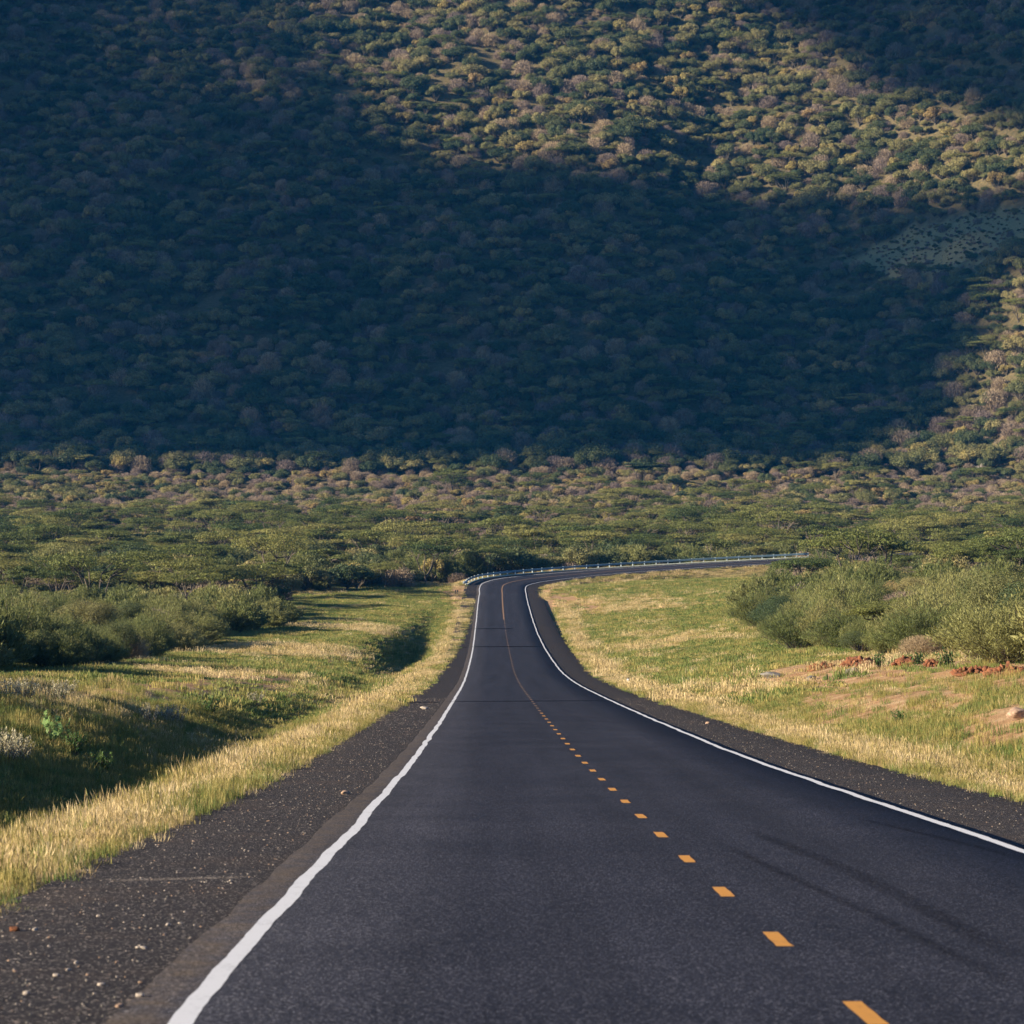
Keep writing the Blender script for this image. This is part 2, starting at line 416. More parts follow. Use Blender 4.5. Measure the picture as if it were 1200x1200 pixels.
def mark_mat(name, col, a):
    t = NT(name)
    uv = t.n('ShaderNodeUVMap').outputs[0]; sp = t.n('ShaderNodeSeparateXYZ', {0: uv})
    u = sp.outputs[0]; v = sp.outputs[1]
    prof = t.math('MULTIPLY', t.math('MULTIPLY', u, t.math('SUBTRACT', 1.0, u)), 4.0)
    ends = t.math('MINIMUM', t.math('MULTIPLY', t.math('MULTIPLY', v, t.math('SUBTRACT', 1.0, v)), 8.0), 1.0)
    nz = t.noise(9, 4, t.n('ShaderNodeTexCoord').outputs['Object'])
    if a < 0:
        nz = t.math('MULTIPLY', t.math('GREATER_THAN', t.noise(38, 3, t.n('ShaderNodeTexCoord').outputs['Object'], .7), .52), 1.0); a = -a
    k = t.math('MULTIPLY', t.math('MULTIPLY', prof, ends), t.math('MULTIPLY', nz, a * 2), clamp=True)
    p = t.n('ShaderNodeBsdfPrincipled', {'Base Color': (*col, 1), 'Roughness': .95, 'Specular IOR Level': .03})
    tr = t.n('ShaderNodeBsdfTransparent')
    return t.surf(t.n('ShaderNodeMixShader', {0: k, 1: tr.outputs[0], 2: p.outputs[0]}).outputs[0])
M_TYRE = mark_mat('tyre_rubber_mark', (.008, .009, .015), .22)
curve_strip('tyre_mark', M_TYRE, [(1199, 1128), (1120, 1086), (1060, 1052), (1000, 1022), (945, 1000), (900, 983), (865, 968)], .26, .004)
curve_strip('tyre_mark', M_TYRE, [(1199, 1158), (1130, 1128), (1060, 1090), (1000, 1062), (930, 1030), (880, 1006), (850, 990)], .16, .004)
curve_strip('tyre_mark', M_TYRE, [(1199, 1008), (1150, 994), (1100, 982), (1050, 970), (1000, 958)], .16, .004)
# dark strips painting the shadows that fall across the road
def cross_streak(y, x0, x1, w, lean=0., mat=None, name='painted_shadow'):
    n = 16; o = np.linspace(x0, x1, n)
    s = s_of_y(y) + lean * (o - x0) + .05 * np.sin(o * 1.7)
    V = []; UV = []
    for k, q in enumerate((-w / 2, w / 2)):
        p, nr = path_at(s + q)
        lift = np.where(o < -3.98, -.024, np.where(o > 3.72, -.026, .004))
        V.append(np.stack([p[:, 0] + nr[:, 0] * o, p[:, 1] + nr[:, 1] * o, road_z(s, o) + lift], -1)); UV.append(np.stack([np.full(n, float(k)), np.linspace(0, 1, n)], -1))
    a = np.arange(n - 1)
    me = mesh_np(name, np.concatenate(V), np.stack([a, a + 1, a + n + 1, a + n], -1), np.concatenate(UV))
    tag(link(name, me, mat or M_SHADOW), kind='structure')
M_SHADOW = mark_mat('shadow_streak_paint', (.005, .006, .012), 1.3)
cross_streak(252, -5.6, -4.05, 2.6, .15); cross_streak(252.3, -3.9, 3.4, 2.2, .12)
cross_streak(297, -5.6, -4.05, 3.6, .1); cross_streak(297.4, -3.9, 1, 3.0, .1)
cross_streak(111, -5.6, -4.05, 1.1, .25); cross_streak(111.6, -3.9, 3.4, .9, .2)
M_SCUFF = mark_mat('pale_scuff', (.34, .29, .25), -.4)
cross_streak(22.6, -5.3, -4.0, .26, .35, M_SCUFF, 'scuff_mark')

# ------------------------------------------------------------------ ground sheets
def ground_attr(X, Y, Z):
    px, py = proj(X, Y, Z)
    off, al = road_coord(X, Y)
    n1 = fbm(X / 5, Y / 12, 61, 4); n2 = fbm(X / 16, Y / 30, 62, 3)
    ao = np.abs(off)
    # bare earth : bench on the left, spoil strip on the right, track by the verge
    dirt = 0.55 * sstep(.25, .6, n1 + .3 * n2)
    def band(x0, x1, pxa, ya, yb, s=1.):
        c = np.interp(px, pxa, ya); h = np.interp(px, pxa, yb)
        return s * sstep(h * 1.5, h * .6, np.abs(py - c) + h * .5 * n1) * sstep(x0 - 25, x0 + 10, px) * sstep(x1 + 25, x1 - 10, px) * (Y < 420)
    dirt = np.maximum(dirt, band(40, 340, [0, 150, 330], [816, 812, 799], [10, 14, 12], 1.15))
    dirt = np.maximum(dirt, band(900, 1300, [900, 1000, 1200, 1300], [795, 786, 794, 797], [9, 14, 16, 16], 1.1))
    dirt = np.maximum(dirt, .95 * band(950, 1140, [960, 1130], [832, 815], [20, 20]))
    dirt = np.maximum(dirt, .95 * band(1130, 1400, [1100, 1400], [862, 812], [22, 30]))
    dirt = np.maximum(dirt, .9 * band(518, 545, [500, 560], [697, 700], [16, 16]))
    dirt = np.maximum(dirt, .9 * band(640, 700, [640, 700], [700, 712], [12, 8]))
    dirt = np.maximum(dirt, .6 * band(330, 500, [330, 500], [800, 730], [6, 4]))
    dry = sstep(8.6, 6.6, ao + 1.2 * n1) * sstep(5.3, 5.8, ao)
    dry = np.maximum(dry, .70 * sstep(.0, .55, n2 + .4 * n1) * (Y < 430))
    dry = np.where(Y > 430, .5 + .5 * n2, dry)
    # open grassy clearing on the slope
    cl = clearing(X, Y, Z)
    dirt = dirt * (1.0 + .5 * fbm(X / 2.3, Y / 4.5, 66, 3)) + .08 * n1
    return np.clip(dirt, 0, 1), np.clip(dry, 0, 1), cl
CLR = np.array([(975, 308), (1030, 280), (1090, 262), (1150, 248), (1230, 232), (1330, 225), (1330, 300), (1200, 296), (1170, 305), (1090, 322), (1040, 330)], float)
def inpoly(px, py, poly):
    r = np.zeros(np.shape(px), bool); n = len(poly); j = n - 1
    for i in range(n):
        xi, yi = poly[i]; xj, yj = poly[j]
        c = ((yi > py) != (yj > py)) & (px < (xj - xi) * (py - yi) / ((yj - yi) if yj != yi else 1e-9) + xi)
        r ^= c; j = i
    return r
def clearing(X, Y, Z):
    px, py = proj(X, Y, Z)
    return (inpoly(px + 22 * fbm(X / 8, Y / 12, 77, 3), py + 16 * fbm(X / 8, Y / 12, 78, 3), CLR) & (Y > 860)).astype(float)

def ground_mat():
    t = NT('soil_and_turf')
    at = lambda n: t.n('ShaderNodeAttribute', attribute_name=n).outputs['Fac']
    tc = t.n('ShaderNodeTexCoord').outputs['Object']
    n1 = t.noise(.9, 6, tc, .65); n2 = t.noise(6, 5, tc, .7); n3 = t.noise(.12, 4, tc)
    soil = t.ramp(n1, [(.3, (.27, .145, .075)), (.5, (.42, .265, .145)), (.72, (.54, .40, .245))])
    green = t.ramp(n1, [(.3, (.07, .10, .035)), (.6, (.12, .15, .05)), (.8, (.19, .19, .075))])
    dry = t.ramp(n2, [(.3, (.24, .18, .08)), (.6, (.36, .28, .13)), (.8, (.45, .36, .19))])
    c = t.mix(t.math('MULTIPLY', at('dry'), 1.0, clamp=True), green, dry)
    dm = t.n('ShaderNodeMapRange', {'Value': t.math('ADD', at('dirt'), t.math('MULTIPLY', t.math('SUBTRACT', n2, .5), .5)), 'From Min': .2, 'From Max': .62}).outputs[0]
    c = t.mix(dm, c, soil)
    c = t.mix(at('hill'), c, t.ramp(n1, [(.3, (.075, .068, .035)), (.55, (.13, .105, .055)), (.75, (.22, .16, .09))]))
    cl = t.ramp(n2, [(.25, (.12, .105, .05)), (.5, (.24, .215, .10)), (.78, (.36, .30, .17))])
    c = t.mix(at('clear'), c, cl)
    b = t.n('ShaderNodeBump', {'Height': t.math('ADD', n2, t.noise(22, 3, tc, .7)), 'Strength': .9, 'Distance': .10})
    return t.surf(t.n('ShaderNodeBsdfPrincipled', {'Base Color': c, 'Roughness': .9, 'Specular IOR Level': .15, 'Normal': b.outputs[0]}).outputs[0])
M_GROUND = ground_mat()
def ground_sheet(name, rows, tcols, wfun, center):
    Yg = np.repeat(rows[:, None], len(tcols), 1)
    Xg = center(Yg) + tcols[None] * wfun(Yg)
    Z = terrain(Xg, Yg)
    nr, nc = Z.shape
    V = np.stack([Xg, Yg, Z], -1).reshape(-1, 3)
    i = (np.arange(nr - 1)[:, None] * nc + np.arange(nc - 1)[None]).ravel()
    me = mesh_np(name, V, np.stack([i, i + 1, i + nc + 1, i + nc], -1), smooth=True)
    d, r, c = ground_attr(V[:, 0], V[:, 1], V[:, 2])
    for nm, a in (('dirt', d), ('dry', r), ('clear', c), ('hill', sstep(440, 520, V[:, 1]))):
        at = me.attributes.new(nm, 'FLOAT', 'POINT'); at.data.foreach_set('value', a.astype(np.float32))
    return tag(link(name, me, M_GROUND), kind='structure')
def growth(a, b, st0, k):
    r = [a]
    while r[-1] < b: r.append(r[-1] + max(st0, k * max(r[-1], 0)))
    r[-1] = b; return np.array(r)
# near part follows the road (columns are real metres from the centre line), far part is a wide fan
colsA = np.concatenate([-growth(5.2, 30, .22, .018)[::-1], np.array([-4.8, -2.4, 0, 2.4, 4.8]), growth(5.2, 30, .22, .018)])
outer = growth(30, 600, 1.2, .05)[1:]
colsA = np.concatenate([-outer[::-1], colsA, outer])
rowsA = growth(-58, 365, .5, .006)
cx = lambda Y: np.interp(Y, dense[:420, 1], dense[:420, 0])
ground_sheet('ground', rowsA, colsA, lambda Y: 1.0 + 0 * Y, cx)
xin = np.arange(-150, 150.01, 1.6); xo = growth(150, 600, 3, .04)[1:]
colsB = np.concatenate([-xo[::-1], xin, xo])
x365 = cx(np.array([365.]))[0]
rowsB = np.concatenate([np.arange(365, 480, 1.0), growth(480, 860, 2.5, .0)])
# share the seam row: the near sheet's columns are re-used for a short apron
ground_sheet('plain', np.concatenate([[364.0], rowsB[1:]]), colsB, lambda Y: 1.0 + 0 * Y, lambda Y: x365 + 0 * Y)
rowsM = np.concatenate([np.arange(860, 1330, 3.0), growth(1330, 1700, 8, .0)])
xm = np.arange(-330, 330.1, 3.0); xmo = growth(330, 600, 8, .0)[1:]
ground_sheet('mountain', rowsM, np.concatenate([-xmo[::-1], xm, xmo]), lambda Y: 1.0 + 0 * Y, lambda Y: x365 + 0 * Y)

# ------------------------------------------------------------------ plant generators
def rv(n, r): 
    v = r.normal(size=(n, 3)); return v / np.linalg.norm(v, axis=1, keepdims=True)
def leaves(P0, N, size, r, aspect=.5, up=None):
    """rhombic leaf faces at P0, facing N"""
    n = len(P0)
    a = rv(n, r)
    if up is not None: a = a * .45 + up
    t = np.cross(N, a); t /= np.linalg.norm(t, axis=1, keepdims=True) + 1e-9
    b = np.cross(N, t)
    # long axis b
    sz = size * r.uniform(.6, 1.4, n)[:, None]
    V = np.stack([P0 - b * sz * .5, P0 + t * sz * .5 * aspect, P0 + b * sz * .5, P0 - t * sz * .5 * aspect], 1).reshape(-1, 3)
    i = np.arange(n)[:, None] * 4 + np.arange(4)[None]
    return V, i
def tube(pts, rad, sides=6):
    pts = np.array(pts, float); n = len(pts); V = []
    for k in range(n):
        d = pts[min(k + 1, n - 1)] - pts[max(k - 1, 0)]; d = d / (np.linalg.norm(d) + 1e-9)
        a = np.cross(d, [0.31, .2, .93] if abs(d[2]) < .9 else [1, .1, 0]); a /= np.linalg.norm(a); b = np.cross(d, a)
        an = np.linspace(0, 2 * math.pi, sides, endpoint=False)
        V.append(pts[k] + rad[k] * (np.cos(an)[:, None] * a + np.sin(an)[:, None] * b))
    V = np.concatenate(V)
    Fc = []
    for k in range(n - 1):
        for j in range(sides):
            Fc.append([k * sides + j, k * sides + (j + 1) % sides, (k + 1) * sides + (j + 1) % sides, (k + 1) * sides + j])
    return V, np.array(Fc)
def merge(parts):
    V = []; Fc = []; k = 0
    for v, f in parts:
        V.append(v); Fc.append(f + k); k += len(v)
    return np.concatenate(V), np.concatenate(Fc)
def ellips_pts(c, rad, n, r, topbias=.0, shell=.35):
    d = rv(n, r)
    if topbias: d[:, 2] = np.where(d[:, 2] < -.1, d[:, 2] * (1 - topbias), d[:, 2])
    rr = (1 - shell * r.random(n) ** 1.5)[:, None]
    return c + d * rr * rad, d
def acacia(seed, nleaf=5200, leaf=.2, R=3.6, H=4.4, layers=14):
    r = np.random.default_rng(seed)
    crown = []; wood = []
    centers = []
    for k in range(layers):
        a = r.uniform(0, 2 * math.pi); q = R * math.sqrt(r.random()) * .8
        ce = np.array([q * math.cos(a), q * math.sin(a), H - .10 * R * (q / R) ** 2 * 2 - r.uniform(0, .16) * H])
        centers.append(ce)
        rad = np.array([r.uniform(.26, .42) * R, r.uniform(.26, .42) * R, r.uniform(.16, .30)])
        p, d = ellips_pts(ce, rad, nleaf // layers, r, .6)
        p[:, 2] += r.normal(0, .05, len(p))
        nn = d * .45 + rv(len(p), r) * .6 + np.array([0, 0, .7]); nn /= np.linalg.norm(nn, axis=1, keepdims=True)
        crown.append(leaves(p, nn, leaf, r, .45))
    base_h = r.uniform(.2, .8)
    nl = 5
    wood.append(tube([(0, 0, -.3), (.05, 0, base_h * .6), (0, .05, base_h)], [.20, .16, .14]))
    hubs = []
    for k in range(nl):
        a = 2 * math.pi * k / nl + r.uniform(-.4, .4); q = R * r.uniform(.25, .4)
        h = H * r.uniform(.55, .68)
        e = np.array([q * math.cos(a), q * math.sin(a), h]); hubs.append(e)
        m = e * .5 + np.array([r.uniform(-.2, .2), r.uniform(-.2, .2), -.1 + base_h * .3])
        wood.append(tube([(0, 0, base_h), m, e], [.11, .08, .06], 5))
    for ce in centers:
        h = min(hubs, key=lambda q: np.linalg.norm(q[:2] - ce[:2]))
        m = (h + ce) / 2 + r.normal(0, .12, 3)
        wood.append(tube([h, m, ce + [0, 0, .05]], [.055, .04, .02], 4))
    return merge(crown), merge(wood)
def dome(seed, nleaf=5000, leaf=.22, R=2.6, H=3.6, clumps=22):
    r = np.random.default_rng(seed)
    crown = []; wood = []
    for k in range(clumps):
        a = r.uniform(0, 2 * math.pi); el = math.asin(r.uniform(-.15, 1)); q = r.uniform(.45, .8)
        ce = np.array([q * R * math.cos(a) * math.cos(el), q * R * math.sin(a) * math.cos(el), H * .5 + q * H * .45 * math.sin(el)])
        rd = R * r.uniform(.24, .42)
        p, d = ellips_pts(ce, np.array([rd, rd, rd * .72]), nleaf // clumps, r, .3)
        nn = d * .8 + rv(len(p), r) * .55; nn /= np.linalg.norm(nn, axis=1, keepdims=True)
        crown.append(leaves(p, nn, leaf, r, .55))
        m = ce * .5 + r.normal(0, .1, 3); m[2] = ce[2] * .45
        wood.append(tube([(0, 0, .3), m, ce], [.07, .05, .015], 4))
    wood.append(tube([(0, 0, -.3), (.04, .02, .5)], [.15, .11]))
    return merge(crown), merge(wood)
def feathery(seed, nst=150, per=85, leaf=.26, R=2.6, H=3.6, lw=.11):
    r = np.random.default_rng(seed)
    crown = []; wood = []
    for k in range(nst):
        a = r.uniform(0, 2 * math.pi); q = math.sqrt(r.random())
        tip = np.array([R * q * math.cos(a), R * q * math.sin(a), H * (1 - .6 * q ** 2.0) * r.uniform(.62, 1.14)])
        b = np.array([.25 * R * q * math.cos(a), .25 * R * q * math.sin(a), 0])
        tip[0] += .10 * H
        t = np.linspace(0, 1, 7)[:, None]
        mid = b * .5 + tip * .5 + np.array([0, 0, .18 * H * (1 - q * .3)])
        c = (1 - t) ** 2 * b + 2 * t * (1 - t) * mid + t ** 2 * tip
        if k % 3 == 0: wood.append(tube(c[::2], [.035, .025, .015, .006], 3))
        tt = 1 - r.random(per) ** 1.3 * .78
        pos = np.stack([np.interp(tt, t[:, 0], c[:, j]) for j in range(3)], -1)
        spread = (.10 + .35 * (1 - tt))[:, None]
        pos = pos + r.normal(0, 1, (per, 3)) * spread * [1, 1, .7]
        dirv = (c[-1] - c[-3]); dirv /= np.linalg.norm(dirv)
        up = dirv[None] * .7 + np.array([0, 0, .5]) + r.normal(0, .35, (per, 3))
        nn = rv(per, r); nn = nn - (nn * up).sum(1, keepdims=True) * up * .8; nn /= np.linalg.norm(nn, axis=1, keepdims=True) + 1e-9
        # long axis along up
        t1 = np.cross(nn, up); t1 /= np.linalg.norm(t1, axis=1, keepdims=True) + 1e-9
        bb = np.cross(t1, nn); sz = leaf * r.uniform(.6, 1.5, per)[:, None]
        V = np.stack([pos - bb * sz * .5, pos + t1 * sz * lw, pos + bb * sz * .5, pos - t1 * sz * lw], 1).reshape(-1, 3)
        crown.append((V, np.arange(per)[:, None] * 4 + np.arange(4)[None]))
    return merge(crown), merge(wood)
def dry_bush(seed, ntw=1500, R=1.9, H=2.4, tw_=.035, lf_=.13):
    r = np.random.default_rng(seed)
    wood = []; 
    d = rv(ntw, r); d[:, 2] = np.abs(d[:, 2]) * 1.0
    rad = r.uniform(.45, 1.0, ntw)[:, None]
    p = d * rad * [R, R, H * .95] + [0, 0, .1]
    up = d * .8 + [0, 0, .5] + r.normal(0, .3, (ntw, 3)); up /= np.linalg.norm(up, axis=1, keepdims=True)
    nn = rv(ntw, r); t1 = np.cross(nn, up); t1 /= np.linalg.norm(t1, axis=1, keepdims=True)
    sz = r.uniform(.3, .7, ntw)[:, None]
    V = np.stack([p - up * sz * .5, p + t1 * tw_ - up * sz * .1, p + up * sz * .5, p - t1 * tw_ - up * sz * .1], 1).reshape(-1, 3)
    tw = (V, np.arange(ntw)[:, None] * 4 + np.arange(4)[None])
    pl, dl = ellips_pts(np.array([0, 0, H * .55]), np.array([R, R, H * .45]), ntw, r, .3, .5)
    nn = dl * .5 + rv(ntw, r) * .8; nn /= np.linalg.norm(nn, axis=1, keepdims=True)
    lf = leaves(pl, nn, lf_, r, .6)
    for k in range(14):
        a = r.uniform(0, 6.28); q = r.uniform(.3, .8) * R
        e = np.array([q * math.cos(a), q * math.sin(a), H * r.uniform(.6, .9)])
        wood.append(tube([(0, 0, -.2), e * .45 + [0, 0, .1], e * .9], [.03, .02, .006], 4))
    return merge([tw, lf]), merge(wood)

M_BARK = plain_mat('grey_bark', (.095, .08, .065), .9, .35, 6)
M_ACA = foliage_mat('acacia_leaves', [(0, (.055, .080, .024)), (.3, (.110, .130, .036)), (.65, (.165, .175, .050)), (1, (.23, .215, .070))])
M_FEA = foliage_mat('feathery_leaves', [(0, (.115, .140, .048)), (.5, (.180, .195, .068)), (1, (.26, .25, .10))], .35)
M_DOM = foliage_mat('bush_leaves', [(0, (.048, .074, .032)), (.35, (.090, .108, .042)), (.65, (.17, .168, .065)), (1, (.27, .235, .10))])
M_DRY = foliage_mat('dry_twigs', [(0, (.175, .135, .128)), (.5, (.245, .188, .145)), (1, (.34, .26, .16))], .15)
M_YLW = foliage_mat('yellowing_leaves', [(0, (.24, .21, .075)), (.5, (.31, .25, .09)), (1, (.30, .21, .10))], .3)

def two_mesh(nm, gen, cm):
    (cv, cf), (wv, wf) = gen
    a = mesh_np(nm + '_crown', cv, cf); a.materials.append(cm)
    b = mesh_np(nm + '_trunk', wv, wf, smooth=True); b.materials.append(M_BARK)
    return a, b, cv, cf, wv, wf
KINDS = {}
KINDS['acacia'] = [two_mesh('acacia', acacia(100 + k, 5200, .19, R=3.4 + .35 * k, H=3.7 + .25 * k, layers=11 + 2 * k), M_ACA) for k in range(5)]
KINDS['bush'] = [two_mesh('bush', dome(200 + k, 4600, .20, R=2.3 + .2 * k, H=3.0 + .25 * k), M_DOM) for k in range(4)]
KINDS['feathery'] = [two_mesh('feathery', feathery(300 + k, 170, 85, R=2.9, H=3.2), M_FEA) for k in range(3)]
KINDS['dry'] = [two_mesh('dry', dry_bush(400 + k), M_DRY) for k in range(3)]
KINDS['yellow'] = [two_mesh('yellow', dome(500 + k, 2600, .2, R=1.9, H=2.7, clumps=16), M_YLW) for k in range(2)]

NEAR = {}
NEAR['acacia'] = [two_mesh('near_acacia', acacia(120 + k, 17000, .10, R=3.2 + .3 * k, H=3.4 + .3 * k, layers=11 + 2 * k), M_ACA) for k in range(3)]
NEAR['bush'] = [two_mesh('near_bush', dome(220 + k, 26000, .065, R=2.3 + .2 * k, H=2.8 + .25 * k, clumps=30), M_DOM) for k in range(3)]
NEAR['feathery'] = [two_mesh('near_feathery', feathery(320 + k, 260, 115, leaf=.17, lw=.075, R=3.0, H=3.1), M_FEA) for k in range(4)]
NEAR['dry'] = [two_mesh('near_dry', dry_bush(420 + k, 7000, tw_=.012, lf_=.055), M_DRY) for k in range(2)]
NEAR['yellow'] = [two_mesh('near_yellow', dome(520 + k, 9000, .09, R=1.8, H=2.4, clumps=20), M_YLW) for k in range(2)]
NAMES = {'acacia': ('acacia_tree', 'acacia tree'), 'bush': ('round_bush', 'bush'), 'feathery': ('feathery_shrub', 'shrub'),
         'dry': ('dry_shrub', 'shrub'), 'yellow': ('yellow_shrub', 'shrub')}
def plant(kind, var, loc, scale, rot, label, group=None, name=None):
    nm, cat = NAMES[kind]
    bank_ = NEAR if loc[1] < 270 else KINDS
    a, b = bank_[kind][var % len(bank_[kind])][:2]
    e = empty(name or nm, loc)
    e.scale = scale if np.ndim(scale) else (scale,) * 3
    e.rotation_euler = (0, 0, rot)
    c = bpy.data.objects.new('crown', a); COL.objects.link(c); c.parent = e
    t = bpy.data.objects.new('trunk' if kind in ('acacia', 'bush', 'yellow') else 'stems', b); COL.objects.link(t); t.parent = e
    tag(e, label, cat, group)
    return e

# ------------------------------------------------------------------ geometry-node scatter for stuff
def src_object(name, parts):
    """one joined source mesh with several materials, kept out of the scene"""
    V = []; Fs = []; mi = []; mats = []; k = 0
    for v, f, m in parts:
        V.append(v); Fs.append(f + k); k += len(v); mats.append(m); mi += [len(mats) - 1] * len(f)
    me = mesh_np(name, np.concatenate(V), np.concatenate(Fs))
    for m in mats: me.materials.append(m)
    me.polygons.foreach_set('material_index', np.array(mi, np.int32))
    return bpy.data.objects.new(name, me)
def scatter(name, pts, scl, rot, idx, sources, label, cat):
    """pts (n,3), scl (n,3), rot z (n,), idx variant"""
    cl = bpy.data.collections.new(name + '_kinds')
    for i, s in enumerate(sources):
        s.name = '%s_%02d' % (name, i); cl.objects.link(s)
    me = bpy.data.meshes.new(name)
    me.vertices.add(len(pts)); me.vertices.foreach_set('co', np.asarray(pts, np.float32).ravel())
    def att(n, ty, val, fld):
        a = me.attributes.new(n, ty, 'POINT'); a.data.foreach_set(fld, np.ravel(val))
    att('scl', 'FLOAT_VECTOR', np.asarray(scl, np.float32), 'vector')
    att('rot', 'FLOAT', np.asarray(rot, np.float32), 'value')
    att('idx', 'INT', np.asarray(idx, np.int32), 'value')
    o = bpy.data.objects.new(name, me); COL.objects.link(o)
    g = bpy.data.node_groups.new(name, 'GeometryNodeTree')
    g.interface.new_socket('Geometry', in_out='INPUT', socket_type='NodeSocketGeometry')
    g.interface.new_socket('Geometry', in_out='OUTPUT', socket_type='NodeSocketGeometry')
    N = g.nodes.new; lk = g.links.new
    gi = N('NodeGroupInput'); go = N('NodeGroupOutput')
    m2p = N('GeometryNodeMeshToPoints'); lk(gi.outputs[0], m2p.inputs[0])
    ci = N('GeometryNodeCollectionInfo'); ci.inputs['Collection'].default_value = cl
    ci.inputs['Separate Children'].default_value = True; ci.inputs['Reset Children'].default_value = True
    iop = N('GeometryNodeInstanceOnPoints'); iop.inputs['Pick Instance'].default_value = True
    lk(m2p.outputs[0], iop.inputs['Points']); lk(ci.outputs[0], iop.inputs['Instance'])
    def named(n, ty):
        a = N('GeometryNodeInputNamedAttribute'); a.data_type = ty; a.inputs[0].default_value = n; return a.outputs[0]
    lk(named('idx', 'INT'), iop.inputs['Instance Index'])
    cx_ = N('ShaderNodeCombineXYZ'); lk(named('rot', 'FLOAT'), cx_.inputs[2])
    e2r = N('FunctionNodeEulerToRotation'); lk(cx_.outputs[0], e2r.inputs[0]); lk(e2r.outputs[0], iop.inputs['Rotation'])
    lk(named('scl', 'FLOAT_VECTOR'), iop.inputs['Scale'])
    lk(iop.outputs[0], go.inputs[0])
    md = o.modifiers.new('scatter', 'NODES'); md.node_group = g
    tag(o, label, cat, kind='stuff')
    return o
def small(kind, k):
    _, _, cv, cf, wv, wf = KINDS[kind][k]
    m = {'acacia': M_ACA, 'bush': M_DOM, 'feathery': M_FEA, 'dry': M_DRY, 'yellow': M_YLW}[kind]
    return src_object('s', [(cv, cf, m), (wv, wf, M_BARK)])

# ------------------------------------------------------------------ plain vegetation
BL = np.array([(-400, 812), (0, 795), (120, 782), (210, 768), (262, 748), (330, 735), (345, 700), (430, 692), (545, 681)], float)
BR = np.array([(875, 668), (862, 700), (868, 725), (900, 752), (950, 766), (1050, 772), (1200, 782), (1600, 800)], float)
def allowed(X, Y, Z, off):
    px, py = proj(X, Y, Z)
    left = (px < 548) & (py < np.interp(px, BL[:, 0], BL[:, 1]))
    right = (off > 9) & (px > 862) & (py < np.interp(px, BR[:, 0], BR[:, 1])) & (Y < 450)
    back = (off < -13) & (Y > 405)
    return (np.abs(off) > 9) & ((left & (off < -11)) | right | back)
def jgrid(x0, x1, y0, y1, st, seed):
    r = np.random.default_rng(seed)
    gx_, gy_ = np.meshgrid(np.arange(x0, x1, st), np.arange(y0, y1, st))
    x = gx_.ravel() + r.uniform(-.48, .48, gx_.size) * st; y = gy_.ravel() + r.uniform(-.48, .48, gy_.size) * st
    return x, y, r
x, y, r = jgrid(-260, 260, 60, 880, 4.1, 11)
k = np.abs(x) < .2 * y + 45
x, y = x[k], y[k]; z = terrain(x, y); off, al = road_coord(x, y)
k = allowed(x, y, z, off)
x, y, z, off = x[k], y[k], z[k], off[k]
n = len(x)
u = r.random(n); nzk = fbm(x / 38, y / 60, 91, 3); far = sstep(520, 760, y)
kind = np.full(n, 'acacia', dtype='U8')
pdry = .22 + .33 * far + .35 * nzk
pyel = .07 + .13 * far
pbush = .20 + .05 * far
kind[u < pbush] = 'bush'
kind[(u >= pbush) & (u < pbush + pdry)] = 'dry'
kind[(u >= pbush + pdry) & (u < pbush + pdry + pyel)] = 'yellow'
px_, py_ = proj(x, y, z)
nearfe = (y < 300) & ((px_ < 420) & (py_ > 715) | (px_ > 850) & (py_ > 690) & (px_ < 1040))
kind[nearfe & (r.random(n) < .75)] = 'feathery'
swap = (y < 290) & (kind == 'acacia') & ((r.random(n) < .72) | (y < 150))
kind[swap] = np.where(r.random(swap.sum()) < .72, 'feathery', 'bush')
swap = (off > 0) & (off < 34) & (y > 200) & (y < 450) & (kind == 'acacia')
kind[swap] = np.where(r.random(swap.sum()) < .7, 'feathery', 'dry')
row = (off < 0) & (y > 378) & (y < 475) & (off > -60) | (y > 378) & (y < 430) & (px_ < 548)
row_k = row & (r.random(n) < .65)
kind[row_k] = np.where(r.random(row_k.sum()) < .7, 'bush', 'feathery')
sc_ = r.uniform(.6, 1.35, n) * np.where(kind == 'acacia', 1.08, 1.0)
edge = (y < 370)
sc_ = np.where(edge, sc_ * .9, sc_)
sc_ = np.where(row & (kind != 'acacia'), r.uniform(.9, 1.55, n), sc_)
zs = sc_ * r.uniform(.75, 1.25, n) * np.where(kind == 'acacia', np.where(y < 290, .62, 1.12), .95)
keep = np.where(kind == 'acacia', r.random(n) < .47, r.random(n) < .8) | ((off > 9) & (y < 300) & (r.random(n) < .7))
keep &= ~((off > 9) & (y > 300) & (px_ < 918))
keep &= ~((np.abs(px_ - 752) < 36) & (py_ > 572) & (py_ < 592) & (kind != 'dry'))
x, y, z, off, kind, sc_, zs, px_, py_ = [a[keep] for a in (x, y, z, off, kind, sc_, zs, px_, py_)]
rot = r.uniform(0, 6.28, len(x)); order = np.argsort(y)
var = r.integers(0, 60, len(x))
LIM = {'acacia': 300, 'bush': 160, 'feathery': 120, 'dry': 130, 'yellow': 70}
LOOK = {'acacia': 'flat-topped green acacia', 'bush': 'rounded dark green bush', 'feathery': 'pale green feathery shrub',
        'dry': 'bare purplish tan shrub', 'yellow': 'yellowing leafy shrub'}
def zone(px, y, off):
    if off > 0: return 'in the thicket on the right of the road bend' if y < 300 else 'in the far thicket right of the bend'
    if px < 560 and y < 405: return 'in the thicket on the left beyond the ditch' if y < 260 else 'in the scrub at the back of the left grass field'
    return 'in the dense scrub beyond the guardrail'
cnt = {}; rest = []
in_view = (px_ > -25) & (px_ < 1225)
